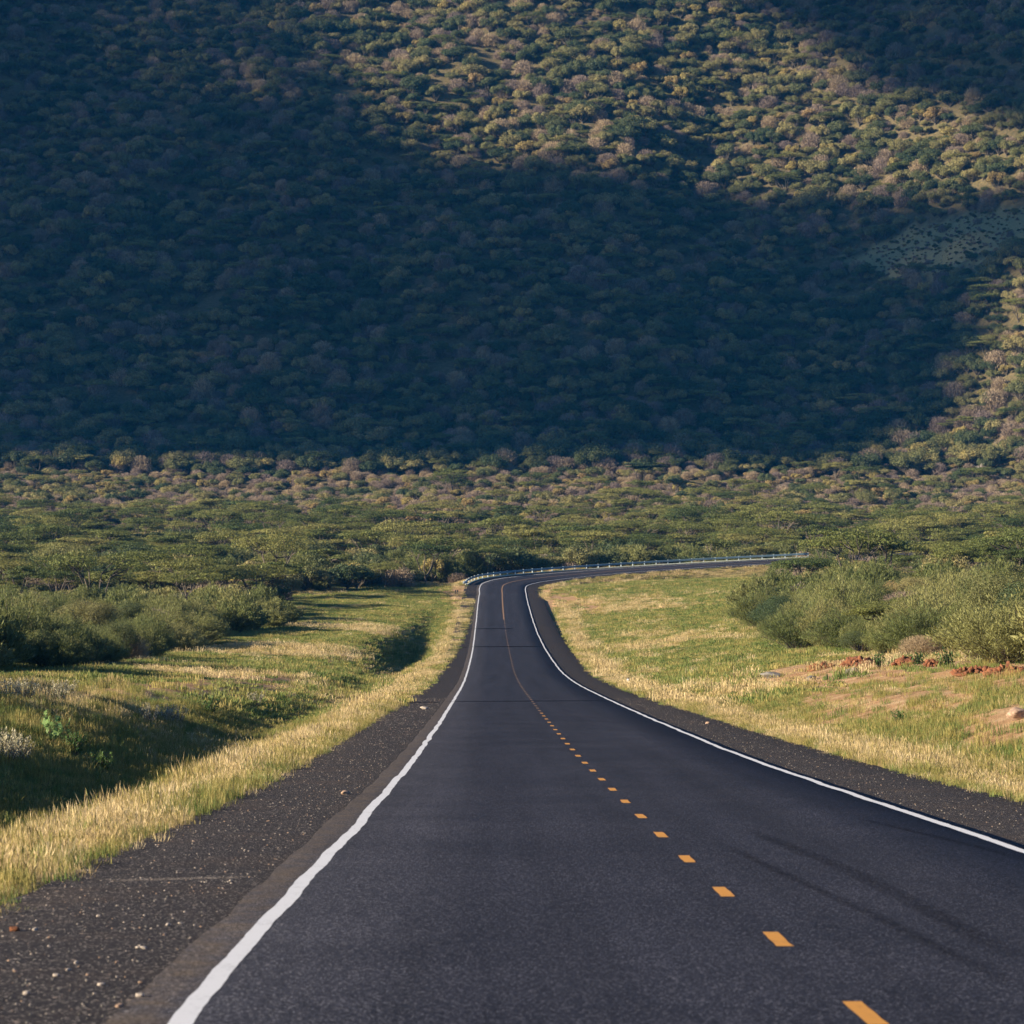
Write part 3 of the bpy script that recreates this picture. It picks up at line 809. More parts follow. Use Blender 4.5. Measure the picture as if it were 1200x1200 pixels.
for i in order:
    kd = kind[i]
    if in_view[i] and cnt.get(kd, 0) < LIM[kd]:
        cnt[kd] = cnt.get(kd, 0) + 1
        zn = zone(px_[i], y[i], off[i])
        plant(kd, int(var[i]), (x[i], y[i], z[i]), (sc_[i], sc_[i], zs[i]), rot[i], LOOK[kd] + ' ' + zn, LOOK[kd] + 's ' + zn)
    else: rest.append(i)
rest = np.array(rest)
srcs = []; base = {}
for kd in KINDS:
    base[kd] = len(srcs)
    for q in range(len(KINDS[kd])): srcs.append(small(kd, q))
ri = np.array([base[kind[i]] + var[i] % len(KINDS[kind[i]]) for i in rest])
scatter('distant_scrub', np.stack([x[rest], y[rest], z[rest]], -1), np.stack([sc_[rest], sc_[rest], zs[rest]], -1), rot[rest], ri, srcs,
        'dense mixed acacia scrub covering the plain below the mountain', 'scrub')

# ------------------------------------------------------------------ hillside woodland
x, y, r = jgrid(-350, 350, 842, 1330, 4.2, 23)
k = np.abs(x) < .2 * y + 70
x, y = x[k], y[k]; z = terrain(x, y)
bare = fbm(x / 14, y / 14, 71, 3)
k = (clearing(x, y, z) < .5) & (bare > -.55) | (r.random(len(x)) < .012)
x, y, z = x[k], y[k], z[k]; n = len(x)
u = r.random(n)
ii = np.where(u < .60, base['bush'] + r.integers(0, 4, n), np.where(u < .68, base['acacia'] + r.integers(0, 5, n),
      np.where(u < .93, base['dry'] + r.integers(0, 3, n), base['yellow'] + r.integers(0, 2, n))))
isaca = (ii >= base['acacia']) & (ii < base['acacia'] + 5)
s0 = r.uniform(.62, 1.4, n) ** 1.5 * np.where(isaca, 1.05, 1.26)
s0 = np.where(ii >= base['dry'], s0 * 1.2, s0)
xc_, yc_, rc_ = jgrid(100, 350, 860, 1250, 1.5, 29)
zc_ = terrain(xc_, yc_); kc_ = (clearing(xc_, yc_, zc_) > .5) & (rc_.random(len(xc_)) < .8)
xc_, yc_, zc_ = xc_[kc_], yc_[kc_], zc_[kc_]; nc_ = len(xc_)
x = np.concatenate([x, xc_]); y = np.concatenate([y, yc_]); z = np.concatenate([z, zc_]); n = len(x)
ii = np.concatenate([ii, np.where(rc_.random(nc_) < .5, base['dry'], base['bush']) + rc_.integers(0, 3, nc_)])
s0 = np.concatenate([s0, np.where(rc_.random(nc_) < .05, rc_.uniform(.5, 1.1, nc_), rc_.uniform(.12, .42, nc_))])
scatter('hillside_woodland', np.stack([x, y, z - .2], -1), np.stack([s0, s0, s0 * r.uniform(.95, 1.4, n)], -1), r.uniform(0, 6.28, n), ii,
        [o.copy() for o in srcs], 'dense dark woodland covering the mountain slope', 'woodland')

# ------------------------------------------------------------------ grass
def tuft(seed, nb, R, h0, h1, w, head=False, lean=.25, broad=False):
    r = np.random.default_rng(seed)
    a = r.uniform(0, 6.28, nb); q = R * np.sqrt(r.random(nb))
    b = np.stack([q * np.cos(a), q * np.sin(a), np.full(nb, -.03)], -1)
    h = r.uniform(h0, h1, nb); la = r.uniform(0, 6.28, nb); ln = np.abs(r.normal(0, lean, nb)) * h
    tip = b + np.stack([np.cos(la) * ln + .06 * h, np.sin(la) * ln, h], -1)
    mid = b * .45 + tip * .55 - np.stack([np.cos(la) * ln * .18, np.sin(la) * ln * .18, -h * .06], -1)
    fa = r.uniform(0, 3.14, nb); t = np.stack([np.cos(fa), np.sin(fa), 0 * fa], -1) * w / 2
    V = np.stack([b - t, b + t, mid + t * .8, tip + t * .15, tip - t * .15, mid - t * .8], 1).reshape(-1, 3)
    i = np.arange(nb)[:, None] * 6
    Fc = np.concatenate([i + [[0, 1, 2, 5]], i + [[5, 2, 3, 4]]])
    parts = [(V, Fc)]
    if head:
        m = r.random(nb) < .55; tp = tip[m]; d = (tip - mid)[m]; d /= np.linalg.norm(d, axis=1, keepdims=True); tt = t[m] / (w / 2)
        hl = r.uniform(.06, .13, len(tp))[:, None]; ww = max(w * 1.6, .012)
        V2 = np.stack([tp - d * hl * .3, tp + tt * ww * .5 + d * hl * .3, tp + d * hl, tp - tt * ww * .5 + d * hl * .3], 1).reshape(-1, 3)
        parts.append((V2, np.arange(len(tp))[:, None] * 4 + np.arange(4)[None]))
    return merge(parts)
def grass_mat(name, stops, trans=.35):
    return foliage_mat(name, stops, trans, .35)
M_GOLD = grass_mat('dry_golden_grass', [(0, (.42, .32, .15)), (.5, (.57, .44, .23)), (1, (.66, .54, .33))], .4)
M_GRN = grass_mat('green_grass_blades', [(0, (.11, .165, .042)), (.5, (.175, .220, .060)), (1, (.26, .27, .09))], .4)
M_OLV = grass_mat('olive_grass_blades', [(0, (.22, .21, .06)), (.5, (.33, .285, .09)), (1, (.42, .34, .13))], .4)
def gsrc(mats, seed, **kw): 
    v, f = tuft(seed, **kw); return src_object('g', [(v, f, mats)])
near_src = [gsrc(M_GOLD, 1, nb=80, R=.32, h0=.07, h1=.24, w=.006, head=True), gsrc(M_GOLD, 2, nb=64, R=.34, h0=.08, h1=.33, w=.006, head=True),
            gsrc(M_OLV, 3, nb=50, R=.24, h0=.12, h1=.36, w=.008), gsrc(M_OLV, 4, nb=50, R=.24, h0=.1, h1=.3, w=.008, head=True),
            gsrc(M_GRN, 5, nb=60, R=.24, h0=.08, h1=.24, w=.011, lean=.5), gsrc(M_GRN, 6, nb=60, R=.26, h0=.1, h1=.3, w=.011, lean=.4)]
far_src = [gsrc(M_GOLD, 11, nb=70, R=.7, h0=.16, h1=.4, w=.022, head=True), gsrc(M_GOLD, 12, nb=70, R=.7, h0=.18, h1=.42, w=.022, head=True),
           gsrc(M_OLV, 13, nb=80, R=.7, h0=.12, h1=.34, w=.03), gsrc(M_OLV, 14, nb=80, R=.7, h0=.1, h1=.28, w=.03),
           gsrc(M_GRN, 15, nb=90, R=.7, h0=.10, h1=.28, w=.038, lean=.5), gsrc(M_GRN, 16, nb=90, R=.7, h0=.12, h1=.34, w=.038, lean=.4)]
def grass_field(name, srcs, y0, y1, smin, smax, st, seed, label, margin):
    r = np.random.default_rng(seed)
    pts = []
    Y = np.arange(y0, y1, st)
    xs = []; ys = []
    for yv in Y:
        xc = cx(np.array([yv]))[0]
        lo = max(smin, -.2 * yv - margin - xc); hi = min(smax, .2 * yv + margin - xc)
        o = np.arange(lo, hi, st); xs.append(xc + o); ys.append(np.full(len(o), yv))
    x = np.concatenate(xs); y = np.concatenate(ys)
    x = x + r.uniform(-.5, .5, len(x)) * st; y = y + r.uniform(-.5, .5, len(x)) * st
    off, al = road_coord(x, y)
    e = 5.55 + .22 * fbm(al / 1.3, np.sign(off) * 9, 81, 3) + .12 * fbm(al / .4, np.sign(off) * 5, 82, 2)
    k = np.abs(off) > e
    x, y, off = x[k], y[k], off[k]
    z = terrain(x, y)

    d, dry, cl = ground_attr(x, y, z)
    clump = .5 + .5 * fbm(x / .8, y / 1.4, 88, 3)
    k = r.random(len(x)) > np.clip(d * np.where(off < 0, .5, .6) + d * .75 * (1 - clump), 0, .95)
    px, py = proj(x, y, z)
    inside = allowed(x, y, z, off) & (r.random(len(x)) < .6)
    k &= ~inside
    x, y, z, off, dry = x[k], y[k], z[k], off[k], dry[k]
    ao = np.abs(off); n = len(x)
    verge_green = sstep(6.5, 5.7, ao + .7 * fbm(x / 1.2, y / 1.8, 83, 3)) * np.where(off < 0, 1, .9)
    pg = np.clip(dry * .80 + .12 * fbm(x / 3, y / 6, 84, 3), 0, 1) * (1 - .8 * verge_green)
    ditch = sstep(7.6, 8.8, ao) * sstep(14.5, 12.5, ao) * (off < 0)
    pg = pg * (1 - .75 * ditch)
    weed = (fbm(x / .9, y / 2.2, 87, 2) > .12) & (ao < 6.9)
    pg = np.where(weed, .04, pg)
    u = r.random(n); w = r.random(n)
    t = np.where(u < pg * .85, 0, np.where(w < .42 + .25 * dry, 1, 2))
    idx = t * 2 + r.integers(0, 2, n)
    s = r.uniform(.7, 1.25, n) * np.where(t == 2, 1.0, 1.0) * np.where(ao < 6.1, .7, np.where((ao < 9) & (y < 45), .84, 1))
    sz = s * r.uniform(.7, 1.2, n) * (1 + .35 * fbm(x / 2.2, y / 2.2, 85, 3)) * np.clip(.82 + .7 * fbm(x / 5, y / 9, 86, 3), .4, 1.3)
    scatter(name, np.stack([x, y, z], -1), np.stack([s, s, sz], -1), r.uniform(0, 6.28, n), idx, srcs, label, 'grass')
    return n
ng = grass_field('roadside_grass', near_src, 14, 105, -30, 26, .27, 31, 'golden and green seeding grass growing along the near road verges', 3)
nf = grass_field('field_grass', far_src, 105, 440, -75, 75, .62, 32, 'short green and straw coloured grass on the farther banks beside the road', 8)
print('GRASS', ng, nf, 'PLANTS', cnt, 'REST', len(rest), 'HILL', n)

# ------------------------------------------------------------------ guardrail
M_STEEL = plain_mat('galvanised_steel', (.16, .24, .29), .5, .15, 3, .3)  # steel tone darkened and blued to carry the shade on the rail
M_POST = plain_mat('post_paint', (.36, .42, .46), .6, .12, 3)
M_KERB = plain_mat('whitewashed_kerb', (.33, .36, .30), .85, .3, 2)
def box(cx0, ax, ay, hx, hy, z0, z1):
    V = []
    for zz in (z0, z1):
        for a, b in ((-1, -1), (1, -1), (1, 1), (-1, 1)):
            q = cx0 + ax * hx * a + ay * hy * b; V.append([q[0], q[1], zz])
    Fc = np.array([[0, 3, 2, 1], [4, 5, 6, 7], [0, 1, 5, 4], [1, 2, 6, 5], [2, 3, 7, 6], [3, 0, 4, 7]])
    return np.array(V), Fc
def guardrail():
    s0 = s_of_y(395); OFF = -5.75; s_of_x50 = L[np.nonzero(dense[:, 0] > 52)[0][0]]
    ss = np.arange(s0, min(L[-1] - 4, s_of_x50), 1.0)
    p, nr = path_at(ss)
    c = p[:, :2] + nr * OFF; zb = road_z(ss, np.full(len(ss), OFF)) - .05
    g = empty('guardrail', (c[0, 0], c[0, 1], zb[0]))
    tag(g, 'long galvanised guardrail on pale posts round the outside of the road bend', 'guardrail')
    inv = np.array([c[0, 0], c[0, 1], zb[0]])
    prof = [(0, .42), (.05, .46), (.05, .52), (0, .56), (.0, .60), (.05, .64), (.05, .70), (0, .74)]
    V = []
    for (o, h) in prof: V.append(np.stack([c[:, 0] + nr[:, 0] * (o + .08), c[:, 1] + nr[:, 1] * (o + .08), zb + h], -1))
    V = np.stack(V, 1); n, m, _ = V.shape; i = (np.arange(n - 1)[:, None] * m + np.arange(m - 1)[None]).ravel()
    me = mesh_np('rail', V.reshape(-1, 3) - inv, np.stack([i, i + 1, i + m + 1, i + m], -1), smooth=True)
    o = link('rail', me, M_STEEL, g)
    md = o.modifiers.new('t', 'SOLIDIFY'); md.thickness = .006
    pm = None
    for k in range(0, len(ss), 2):
        t = np.array([-nr[k, 1], nr[k, 0]])
        if pm is None:
            v, f = merge([box(np.zeros(2), np.array([1., 0]), np.array([0, 1.]), .075, .075, -.5, .79), box(np.array([.085, 0]), np.array([1., 0]), np.array([0, 1.]), .02, .06, .45, .72)])
            pm = mesh_np('post', v, f); pm.materials.append(M_POST)
        po = bpy.data.objects.new('post', pm); COL.objects.link(po); po.parent = g
        po.location = np.array([c[k, 0], c[k, 1], zb[k]]) - inv
        po.rotation_euler = (0, 0, math.atan2(nr[k, 1], nr[k, 0]))
    # flared end terminal
    v, f = box(np.zeros(2), np.array([1., 0]), np.array([0, 1.]), .4, .05, .3, .72)
    v[:, 2] -= .12 * (v[:, 0] < 0)
    o = link('end_terminal', mesh_np('end_terminal', v, f), M_POST, g)
    o.location = (-.1, -.5, 0); o.rotation_euler = (0, 0, .5)
    o.modifiers.new('b', 'BEVEL').width = .04
    # low pale kerb between the shoulder and the posts
    V = []
    hh = [(-.12, -.2), (-.12, .14), (.12, .14), (.15, -.2)]
    for a, h in hh: V.append(np.stack([c[:, 0] + nr[:, 0] * (a + .3), c[:, 1] + nr[:, 1] * (a + .3), zb + h], -1))
    V = np.stack(V, 1); n, m, _ = V.shape; i = (np.arange(n - 1)[:, None] * m + np.arange(m - 1)[None]).ravel()
    tag(link('kerb', mesh_np('kerb', V.reshape(-1, 3), np.stack([i, i + m, i + m + 1, i + 1], -1)), M_KERB), kind='structure')
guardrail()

# ------------------------------------------------------------------ stones, mounds, markers, herbs
def rock(seed, n=3, amp=.28, flat=.65):
    import bmesh
    bm = bmesh.new(); bmesh.ops.create_icosphere(bm, subdivisions=n, radius=1.0)
    v = np.array([q.co[:] for q in bm.verts]); f = np.array([[q.index for q in p.verts] for p in bm.faces]); bm.free()
    d = np.array([mnoise.noise(Vector(p * 1.1) + Vector((seed * 3.1, 0, 0))) + .45 * mnoise.noise(Vector(p * 2.7) + Vector((0, seed * 1.7, 0))) for p in v])
    r = np.random.default_rng(seed)
    for _ in range(7):       # flat broken facets
        a = rv(1, r)[0]; h = r.uniform(.62, .85); q = v @ a
        v = v - np.where(q > h, q - h, 0)[:, None] * a
    v = v * (1 + amp * d[:, None]); v[:, 2] *= flat
    return v, f
M_STONE = plain_mat('pale_stone', (.37, .32, .28), .85, .3, 5, bump=.01)
M_RSTONE = plain_mat('rusty_stone', (.32, .22, .16), .85, .35, 5, bump=.01)
M_GSTONE = plain_mat('grey_rock', (.17, .16, .15), .85, .35, 4, bump=.02)
M_RED = plain_mat('red_earth_clods', (.17, .068, .034), .95, .55, 4, bump=.08)
def on_road_px(px, py):
    c, s_ = math.cos(PITCH), math.sin(PITCH)
    u = (px - 600) / F; v = -(py - 600) / F
    d = np.array([u, c - v * s_, s_ + v * c]); d /= d[1]
    Y = np.linspace(11, 380, 9000); o1, a1 = road_coord(d[0] * Y, Y)
    zz = road_z(a1, o1) - np.where(o1 < -3.9, .028, np.where(o1 > 3.7, .03, 0))
    i = np.nonzero(d[2] * Y < zz)[0][0]
    return np.array([d[0] * Y[i], Y[i], zz[i]])
RK = [mesh_np('stone', *rock(k, 3), smooth=False) for k in range(5)]
RKm = {}
def stone(px, py, size, mat, label, group=None, road=True, name='stone', k=0, sx=1.3, cat='stone'):
    p = on_road_px(px, py) if road else ray_ground(px, py)
    key = (k % 5, mat.name)
    if key not in RKm:
        m_ = RK[k % 5].copy(); m_.materials.append(mat); RKm[key] = m_
    o = bpy.data.objects.new(name, RKm[key]); COL.objects.link(o)
    o.location = p + np.array([0, 0, size * .35]); o.scale = (size * sx, size, size); o.rotation_euler = (0, 0, k * 1.3)
    return tag(o, label, cat, group)
for i_, (a_, b_) in enumerate([(17, 1139), (80, 1138), (65, 1144), (137, 1128), (161, 1111), (168, 1112), (95, 1070), (115, 1074), (41, 1090), (57, 1099), (211, 1083), (197, 1085), (164, 1152), (89, 1129), (30, 1165), (257, 1041), (270, 1033), (118, 1155)]):
    stone(a_, b_, .011 + .004 * (i_ % 3), M_STONE if i_ % 3 else M_RSTONE, 'small pale pebble lying loose on the dark left road shoulder', 'pebbles on the left road shoulder', k=i_, name='pebble', cat='pebble')
stone(163, 1168, .022, M_STONE, 'largest cream pebble on the left shoulder near the bottom edge', k=2, name='pebble', cat='pebble')
stone(140, 1180, .020, M_RSTONE, 'pinkish pebble on the left shoulder beside the largest cream pebble', k=3, name='pebble', cat='pebble')
stone(405, 931, .065, M_RSTONE, 'rusty pink stone lying on the left shoulder just past the pale scuff', k=1)
stone(829, 848, .075, M_RSTONE, 'brownish stone lying on the right shoulder between white line and grass', k=4)
stone(497, 831, .13, M_STONE, 'pale stone on the left shoulder beside the painted shadow streak', k=0)
stone(16, 1091, .035, M_RED, 'dark reddish clod of earth on the shoulder at the left edge', k=2, name='earth_clod', cat='clod')
stone(905, 795, .36, M_GSTONE, 'light grey flat rock at the left end of the red earth strip', road=False, k=0, sx=1.7, name='rock', cat='rock')
stone(950, 797, .22, M_GSTONE, 'small whitish rock in the grass between the two grey rocks', road=False, k=3, name='rock', cat='rock')
stone(997, 791, .36, M_GSTONE, 'angular grey rock in front of the red earth mounds', road=False, k=4, name='rock', cat='rock')
stone(1194, 843, .3, M_RSTONE, 'red brown rock on the bare slope at the right edge', road=False, k=1, name='rock', cat='rock')
stone(813, 663, .22, M_STONE, 'small white stone by the inside edge of the distant bend', road=False, k=2, name='stone')
# gravel too fine to count
r = np.random.default_rng(77)
npb = 9000
al_ = s_of_y(12) + (s_of_y(120) - s_of_y(12)) * r.random(npb) ** 1.5
of_ = np.where(r.random(npb) < .6, -r.uniform(3.95, 5.7, npb), r.uniform(3.78, 5.7, npb))
p_, n_ = path_at(al_)
gp = np.stack([p_[:, 0] + n_[:, 0] * of_, p_[:, 1] + n_[:, 1] * of_, road_z(al_, of_) - .024], -1)
gs = .003 + .0048 * r.random(npb) ** 3 * (1 + al_ / 90)
gsrcs = []
for k_ in range(3):
    v_, f_ = rock(50 + k_, 1)
    gsrcs.append(src_object('gr', [(v_, f_, [M_STONE, M_GSTONE, M_RSTONE][k_])]))
scatter('gravel', gp, np.stack([gs * 1.2, gs, gs], -1), r.uniform(0, 6, npb), np.minimum(r.integers(0, 5, npb), 4) // 2, gsrcs, 'loose pale gravel sprinkled over both dark road shoulders', 'gravel')
# red spoil mounds
def mound(px, py, w_, h_, seed, label):
    p = ray_ground(px, py); r = np.random.default_rng(seed); parts = []
    for _ in range(90):
        a, q = r.uniform(0, 6.28), math.sqrt(r.random())
        v, f = rock(int(r.integers(0, 900)), 2, .7, .9)
        sz = r.uniform(.04, .15) * h_ / .5; v = v * r.uniform(.6, 1.4, 3)
        parts.append((v * sz + np.array([q * math.cos(a) * w_ / 2, q * math.sin(a) * w_ * .35, h_ * (1 - q * q) * r.uniform(.2, .8)]), f))
    v, f = rock(seed, 4, .55, 1.0); v = v + .07 * rv(len(v), r)
    parts.append((v * [w_ * .5, w_ * .3, h_ * .62], f))
    v, f = merge(parts)
    o = link('earth_mound', mesh_np('earth_mound', v, f), M_RED); o.location = p
    tag(o, label, 'earth mound', 'red earth mounds along the cleared strip')
mound(966, 783, 1.7, .35, 601, 'leftmost low mound of red earth clods before the thicket')
mound(1008, 781, 1.9, .6, 602, 'tallest mound of red earth clods behind the angular grey rock')
mound(1060, 780, 1.2, .5, 603, 'rounded red earth mound right of the tallest mound')
mound(1092, 781, .8, .4, 604, 'smallest red earth mound half hidden in green weeds')
mound(1142, 789, 1.8, .35, 605, 'long low red earth mound nearer the right edge')
mound(1180, 791, 1.6, .45, 606, 'crumbling red earth mound at the right edge of the strip')
# marker posts
M_BLACK = plain_mat('black_marker', (.012, .012, .014), .6, .2, 3); M_MWHITE = plain_mat('white_marker', (.62, .62, .60), .6, .1, 3)
def marker(px, py, bodies, label, name='marker_post'):
    p = ray_ground(px, py); g = empty(name, p); tag(g, label, 'marker post')
    for (nm, cx_, w_, z0, z1, m) in bodies:
        v, f = box(np.array([cx_, 0]), np.array([1., 0]), np.array([0, 1.]), w_, w_ * .8, z0, z1)
        v[4:, :2] = v[4:, :2] * .92 + np.array([cx_, 0]) * .08
        o = link(nm, mesh_np(nm, v, f), m, g); b = o.modifiers.new('b', 'BEVEL'); b.width = .012
marker(535, 697, [('panel', -.15, .11, -.1, .66, M_BLACK), ('panel', .15, .11, -.1, .66, M_BLACK)], 'short pair of black marker blocks on the bare sandy verge at the left')
marker(736, 802, [('post', 0, .075, -.1, .36, M_MWHITE), ('cap', 0, .078, .37, .42, M_BLACK)], 'small white marker post in the grass right of the road')
# herbs
def herb(seed, nst, H, R, leaf, asp=.5, per=26):
    r = np.random.default_rng(seed); cr = []; wd = []
    for _ in range(nst):
        a = r.uniform(0, 6.28); q = r.random() * R; h = H * r.uniform(.55, 1.05)
        tip = np.array([math.cos(a) * q * 1.5, math.sin(a) * q * 1.5, h]); b = np.array([math.cos(a) * q * .3, math.sin(a) * q * .3, -.05])
        wd.append(tube([b, (b + tip) / 2 + [0, 0, .04], tip], [.010, .007, .003], 4))
        t = r.uniform(.25, 1.0, per)[:, None]; p = b + (tip - b) * t + r.normal(0, leaf * .35, (per, 3))
        nn = rv(per, r) + [0, 0, .6]; nn /= np.linalg.norm(nn, axis=1, keepdims=True)
        cr.append(leaves(p, nn, leaf, r, asp, up=np.array([0, 0, 1.])))
    return merge(cr), merge(wd)
M_PALE = foliage_mat('silvery_leaves', [(0, (.42, .40, .28)), (1, (.52, .48, .34))], .3)
M_BROAD = foliage_mat('fresh_broad_leaves', [(0, (.22, .34, .12)), (1, (.26, .38, .14))], .35)
M_DARKL = foliage_mat('dark_weed_leaves', [(0, (.05, .11, .03)), (1, (.08, .14, .04))], .3)
HB = {'pale': two_mesh('pale_herb', herb(701, 26, .75, .34, .055, .5, 34), M_PALE)[:2], 'broad': two_mesh('broad_herb', herb(702, 9, .85, .30, .17, .55, 12), M_BROAD)[:2],
      'dark': two_mesh('dark_herb', herb(703, 16, .7, .32, .10, .5, 22), M_DARKL)[:2]}
def herbat(kind, px, py, sc_, label, group=None, name='herb', cat='plant'):
    p = ray_ground(px, py); g = empty(name, p); g.scale = (sc_,) * 3; g.rotation_euler = (0, 0, px * .37); tag(g, label, cat, group)
    for nm, m in zip(('leaves', 'stems'), HB[kind]):
        o = bpy.data.objects.new(nm, m); COL.objects.link(o); o.parent = g
herbat('broad', 62, 872, 1.0, 'bright broad-leaved plant catching the sun in the shaded ditch', name='broadleaf_plant')
herbat('dark', 88, 885, .9, 'dark leafy weed just right of the bright broad-leaved plant', name='weed')
herbat('pale', 8, 893, 1.05, 'tall silvery herb at the left edge below the ditch bank', name='silvery_herb')
herbat('pale', 24, 893, .9, 'shorter silvery herb beside the tall one at the left edge', name='silvery_herb')
for a_, b_ in ((12, 822), (30, 822), (68, 822), (78, 821), (196, 848), (208, 849), (176, 848), (300, 828)):
    herbat('pale', a_, b_, .9, 'pale silvery herb growing along the sunlit top of the left bank', 'silvery herbs on the left bank', 'silvery_herb')
herbat('dark', 120, 905, .8, 'small dark weed in the shaded bottom of the left ditch', name='weed')
herbat('dark', 246, 838, 1.1, 'dark sprawling weed at the shadowed bank edge on the left', name='weed')
herbat('dark', 1054, 850, .65, 'small dark green weed alone on the sunlit right slope', name='weed')
herbat('dark', 1030, 782, 1.0, 'dark weed growing between the red earth mounds', 'weeds between the red earth mounds', name='weed')
herbat('dark', 1076, 781, 1.0, 'dark weed growing between the red earth mounds', 'weeds between the red earth mounds', name='weed')
herbat('dark', 1110, 782, 1.2, 'dark weed growing between the red earth mounds', 'weeds between the red earth mounds', name='weed')
# lone flat-crowned tree and pale dead trees out on the plain
M_UMB = foliage_mat('dark_umbrella_leaves', [(0, (.030, .050, .022)), (1, (.040, .060, .024))], .1)
um = two_mesh('umbrella', acacia(951, 17000, .32, R=6.3, H=9.4, layers=17), M_UMB)
p = ray_ground(752, 583)
g = empty('umbrella_tree', p); tag(g, 'tall lone umbrella tree standing above the tan shrubs at the back of the plain', 'tree')
g.scale = (1.15, 1.15, 1.15)
for nm, m in (('crown', um[0]), ('trunk', um[1])):
    o = bpy.data.objects.new(nm, m); COL.objects.link(o); o.parent = g
M_DEAD = plain_mat('bleached_wood', (.40, .36, .32), .9, .15, 3)
def deadtree(px, py, H, seed, label):
    r = np.random.default_rng(seed); parts = [tube([(0, 0, -.5), (.1, 0, H * .3), (.05, .1, H * .5)], [.22, .18, .14])]
    for k in range(7):
        a = r.uniform(0, 6.28); e = np.array([math.cos(a) * H * .35, math.sin(a) * H * .35, H * r.uniform(.7, 1)])
        m_ = e * .5 + [0, 0, H * .2]
        parts.append(tube([(.05, .1, H * .45), m_, e], [.11, .07, .025], 5))
        for _ in range(3): parts.append(tube([m_, (m_ + e) / 2 + r.normal(0, H * .06, 3), e + r.normal(0, H * .12, 3)], [.05, .035, .01], 4))
    v, f = merge(parts)
    o = link('dead_tree', mesh_np('dead_tree', v, f, smooth=True), M_DEAD); o.location = ray_ground(px, py); tag(o, label, 'dead tree')
deadtree(1087, 536, 5.5, 81, 'bleached dead tree at the foot of the mountain on the right')
deadtree(332, 668, 4, 82, 'pale bare dead tree rising from the thicket on the left')
deadtree(1148, 556, 3.6, 83, 'pale leaning dead tree among the shrubs near the right edge')

# ------------------------------------------------------------------ unseen bank of puffs, added and cut to shade the slope
LIT1 = np.array([(375, -60), (385, 20), (400, 75), (430, 110), (462, 135), (470, 165), (540, 190), (640, 192), (672, 170), (690, 212), (760, 218), (800, 224), (900, 232),
                 (1000, 236), (1075, 234), (1130, 232), (1210, 220), (1300, 205), (1300, 140), (1200, 150), (1130, 126), (1050, 112), (1000, 84), (950, 45), (880, 14), (850, -10), (830, -60)], float)
LIT2 = np.array([(150, 20), (180, 0), (260, -20), (340, -20), (345, 60), (400, 110), (360, 122), (260, 118), (190, 108), (190, 70), (150, 60)], float)
LIT3 = np.array([(1300, 290), (1200, 310), (1150, 325), (1150, 360), (1172, 395), (1120, 430), (1135, 470), (1085, 505), (1040, 520), (1040, 600), (1300, 600)], float)
def shade_cloud():
    e1 = np.cross(SUN, [0, 0, 1]); e1 /= np.linalg.norm(e1); e2 = np.cross(e1, SUN)
    gX, gY = np.meshgrid(np.arange(-330, 331, 2.0), np.arange(600, 1420, 2.0))
    gX = gX.ravel(); gY = gY.ravel(); gZ = terrain(gX, gY) + 3.0
    px, py = proj(gX, gY, gZ)
    jx = px + 9 * fbm(gX / 12, gY / 12, 301, 3); jy = py + 9 * fbm(gX / 12, gY / 12, 302, 3)
    r = np.random.default_rng(5)
    lit = inpoly(jx, jy, LIT1) | inpoly(jx, jy, LIT3)
    half = inpoly(jx, jy, LIT2)
    plain = (py > 555) | (gY < 848)
    P_ = np.stack([gX, gY, gZ], -1) - np.array([0, 1000, 120])
    a = P_ @ e1; b = P_ @ e2
    st = 5.0
    ia = np.floor(a / st).astype(int); ib = np.floor(b / st).astype(int)
    ia0, ib0 = ia.min(), ib.min(); W, H_ = ia.max() - ia0 + 1, ib.max() - ib0 + 1
    dark = np.zeros((W, H_)); lt = np.zeros((W, H_)); hf = np.zeros((W, H_))
    np.add.at(dark, (ia - ia0, ib - ib0), (~lit & ~plain).astype(float))
    np.add.at(lt, (ia - ia0, ib - ib0), (lit | plain).astype(float))
    np.add.at(hf, (ia - ia0, ib - ib0), half.astype(float))
    cc = np.argwhere((dark > lt * 1.25) & (dark > 0))
    import bmesh
    bm = bmesh.new(); bmesh.ops.create_icosphere(bm, subdivisions=2, radius=1.0)
    bv = np.array([v.co[:] for v in bm.verts]); bf = np.array([[v.index for v in f.verts] for f in bm.faces]); bm.free()
    parts = []
    for i, j in cc:
        if hf[i, j] > 0 and r.random() < .28: continue
        c = np.array([0, 1000, 120]) + e1 * ((i + ia0 + .5 + r.uniform(-.3, .3)) * st) + e2 * ((j + ib0 + .5 + r.uniform(-.3, .3)) * st) + SUN * (1900 + r.uniform(-22, 22))
        rad = r.uniform(3.3, 4.4)
        parts.append((bv * rad * r.uniform(.9, 1.15, 3) + c, bf))
    v, f = merge(parts)
    m = plain_mat('shade_cloud_white', (.85, .86, .88), .95, .04, .02)
    o = link('shade_cloud', mesh_np('shade_cloud', v, f, smooth=True), m)
    tag(o, kind='structure')
    print('CLOUD', len(parts))
shade_cloud()

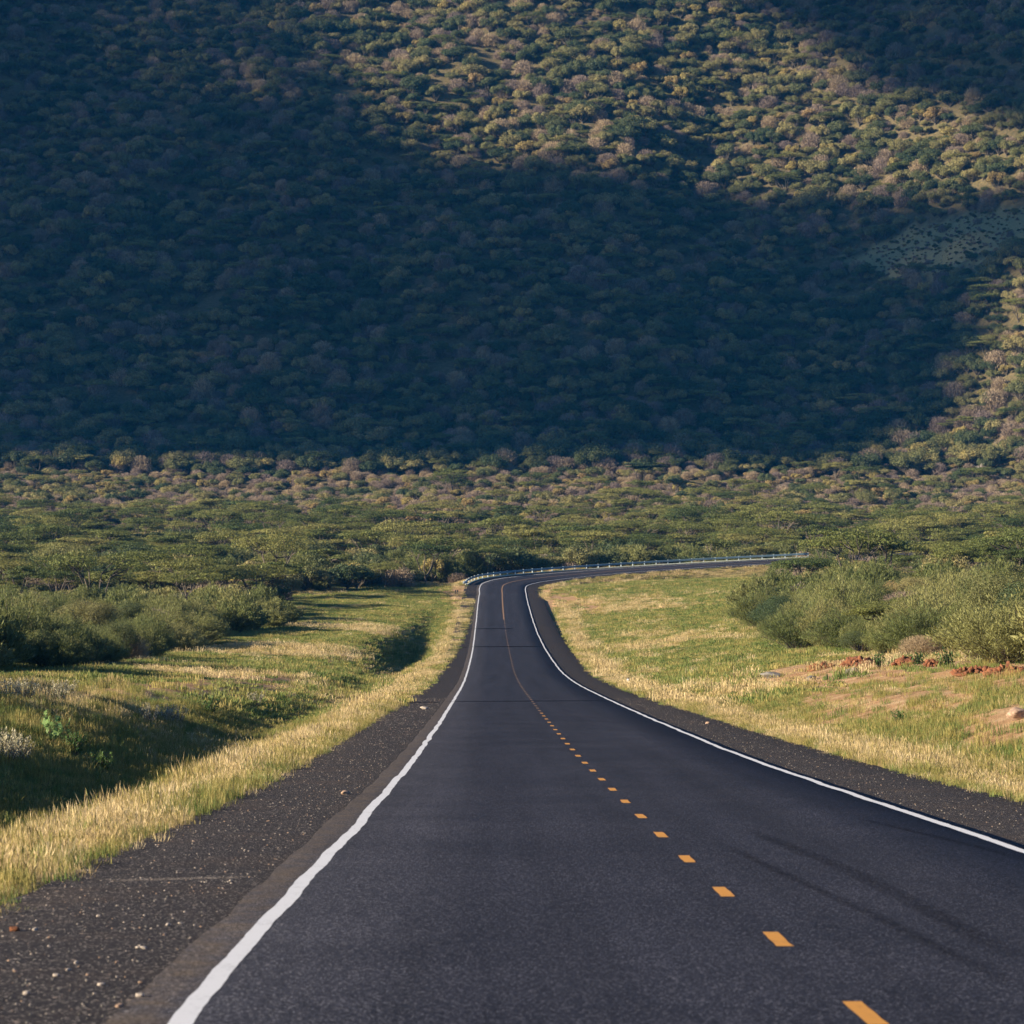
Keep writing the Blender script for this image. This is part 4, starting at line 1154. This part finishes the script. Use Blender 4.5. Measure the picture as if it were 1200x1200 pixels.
# ------------------------------------------------------------------ air
def haze():
    x0, x1, y0, y1, z0, z1 = -604, 604, -62, 1704, -16.0, 470.0
    V = np.array([(x, y, z) for z in (z0, z1) for x, y in ((x0, y0), (x1, y0), (x1, y1), (x0, y1))])
    Fc = np.array([[0, 3, 2, 1], [4, 5, 6, 7], [0, 1, 5, 4], [1, 2, 6, 5], [2, 3, 7, 6], [3, 0, 4, 7]])
    t = NT('thin_haze')
    vp = t.n('ShaderNodeVolumePrincipled', {'Color': (.03, .36, 1.0, 1), 'Density': .000055, 'Anisotropy': .0})
    t.t.links.new(vp.outputs[0], t.out.inputs['Volume'])
    o = link('haze', mesh_np('haze', V, Fc), t.m)
    tag(o, 'thin bluish haze in the air of the valley', 'haze', kind='stuff')
    print('ZRANGE', [ (ob.name, min(v.co.z for v in ob.data.vertices), max(v.co.z for v in ob.data.vertices)) for ob in COL.objects if ob.name in ('ground', 'plain', 'mountain')])
haze()

# ------------------------------------------------------------------ light, sky, camera
w = bpy.data.worlds.new('World'); sc.world = w; w.use_nodes = True
nt = w.node_tree; bg = nt.nodes['Background']
sky = nt.nodes.new('ShaderNodeTexSky'); sky.sky_type = 'NISHITA'; sky.sun_disc = False
sky.sun_elevation = SUN_EL
sky.sun_rotation = math.atan2(SUN[0], SUN[1])
sky.altitude = 1000; sky.air_density = 1.0; sky.dust_density = .2; sky.ozone_density = 7.0
nt.links.new(sky.outputs[0], bg.inputs[0]); bg.inputs[1].default_value = .058
sl = bpy.data.lights.new('sun', 'SUN'); sl.energy = 5.0; sl.angle = math.radians(.5); sl.color = (1, .84, .60)
so = bpy.data.objects.new('sun', sl); COL.objects.link(so)
so.rotation_euler = Vector(SUN).to_track_quat('Z', 'Y').to_euler()
cam = bpy.data.cameras.new('camera'); co = bpy.data.objects.new('camera', cam); COL.objects.link(co)
cam.lens = 36 * F / 1200; cam.sensor_width = 36; cam.sensor_height = 36
co.rotation_euler = (math.pi / 2 + PITCH, 0, 0); cam.clip_start = .5; cam.clip_end = 6000
cam.dof.use_dof = True; cam.dof.focus_distance = 95; cam.dof.aperture_fstop = 5.6
sc.camera = co
sc.view_settings.view_transform = 'Standard'; sc.view_settings.look = 'None'; sc.view_settings.exposure = 1.35
sc.cycles.max_bounces = 5; sc.cycles.transparent_max_bounces = 8; sc.cycles.volume_bounces = 0
sc.cycles.diffuse_bounces = 3; sc.cycles.glossy_bounces = 2; sc.cycles.transmission_bounces = 3
sc.cycles.use_adaptive_sampling = True
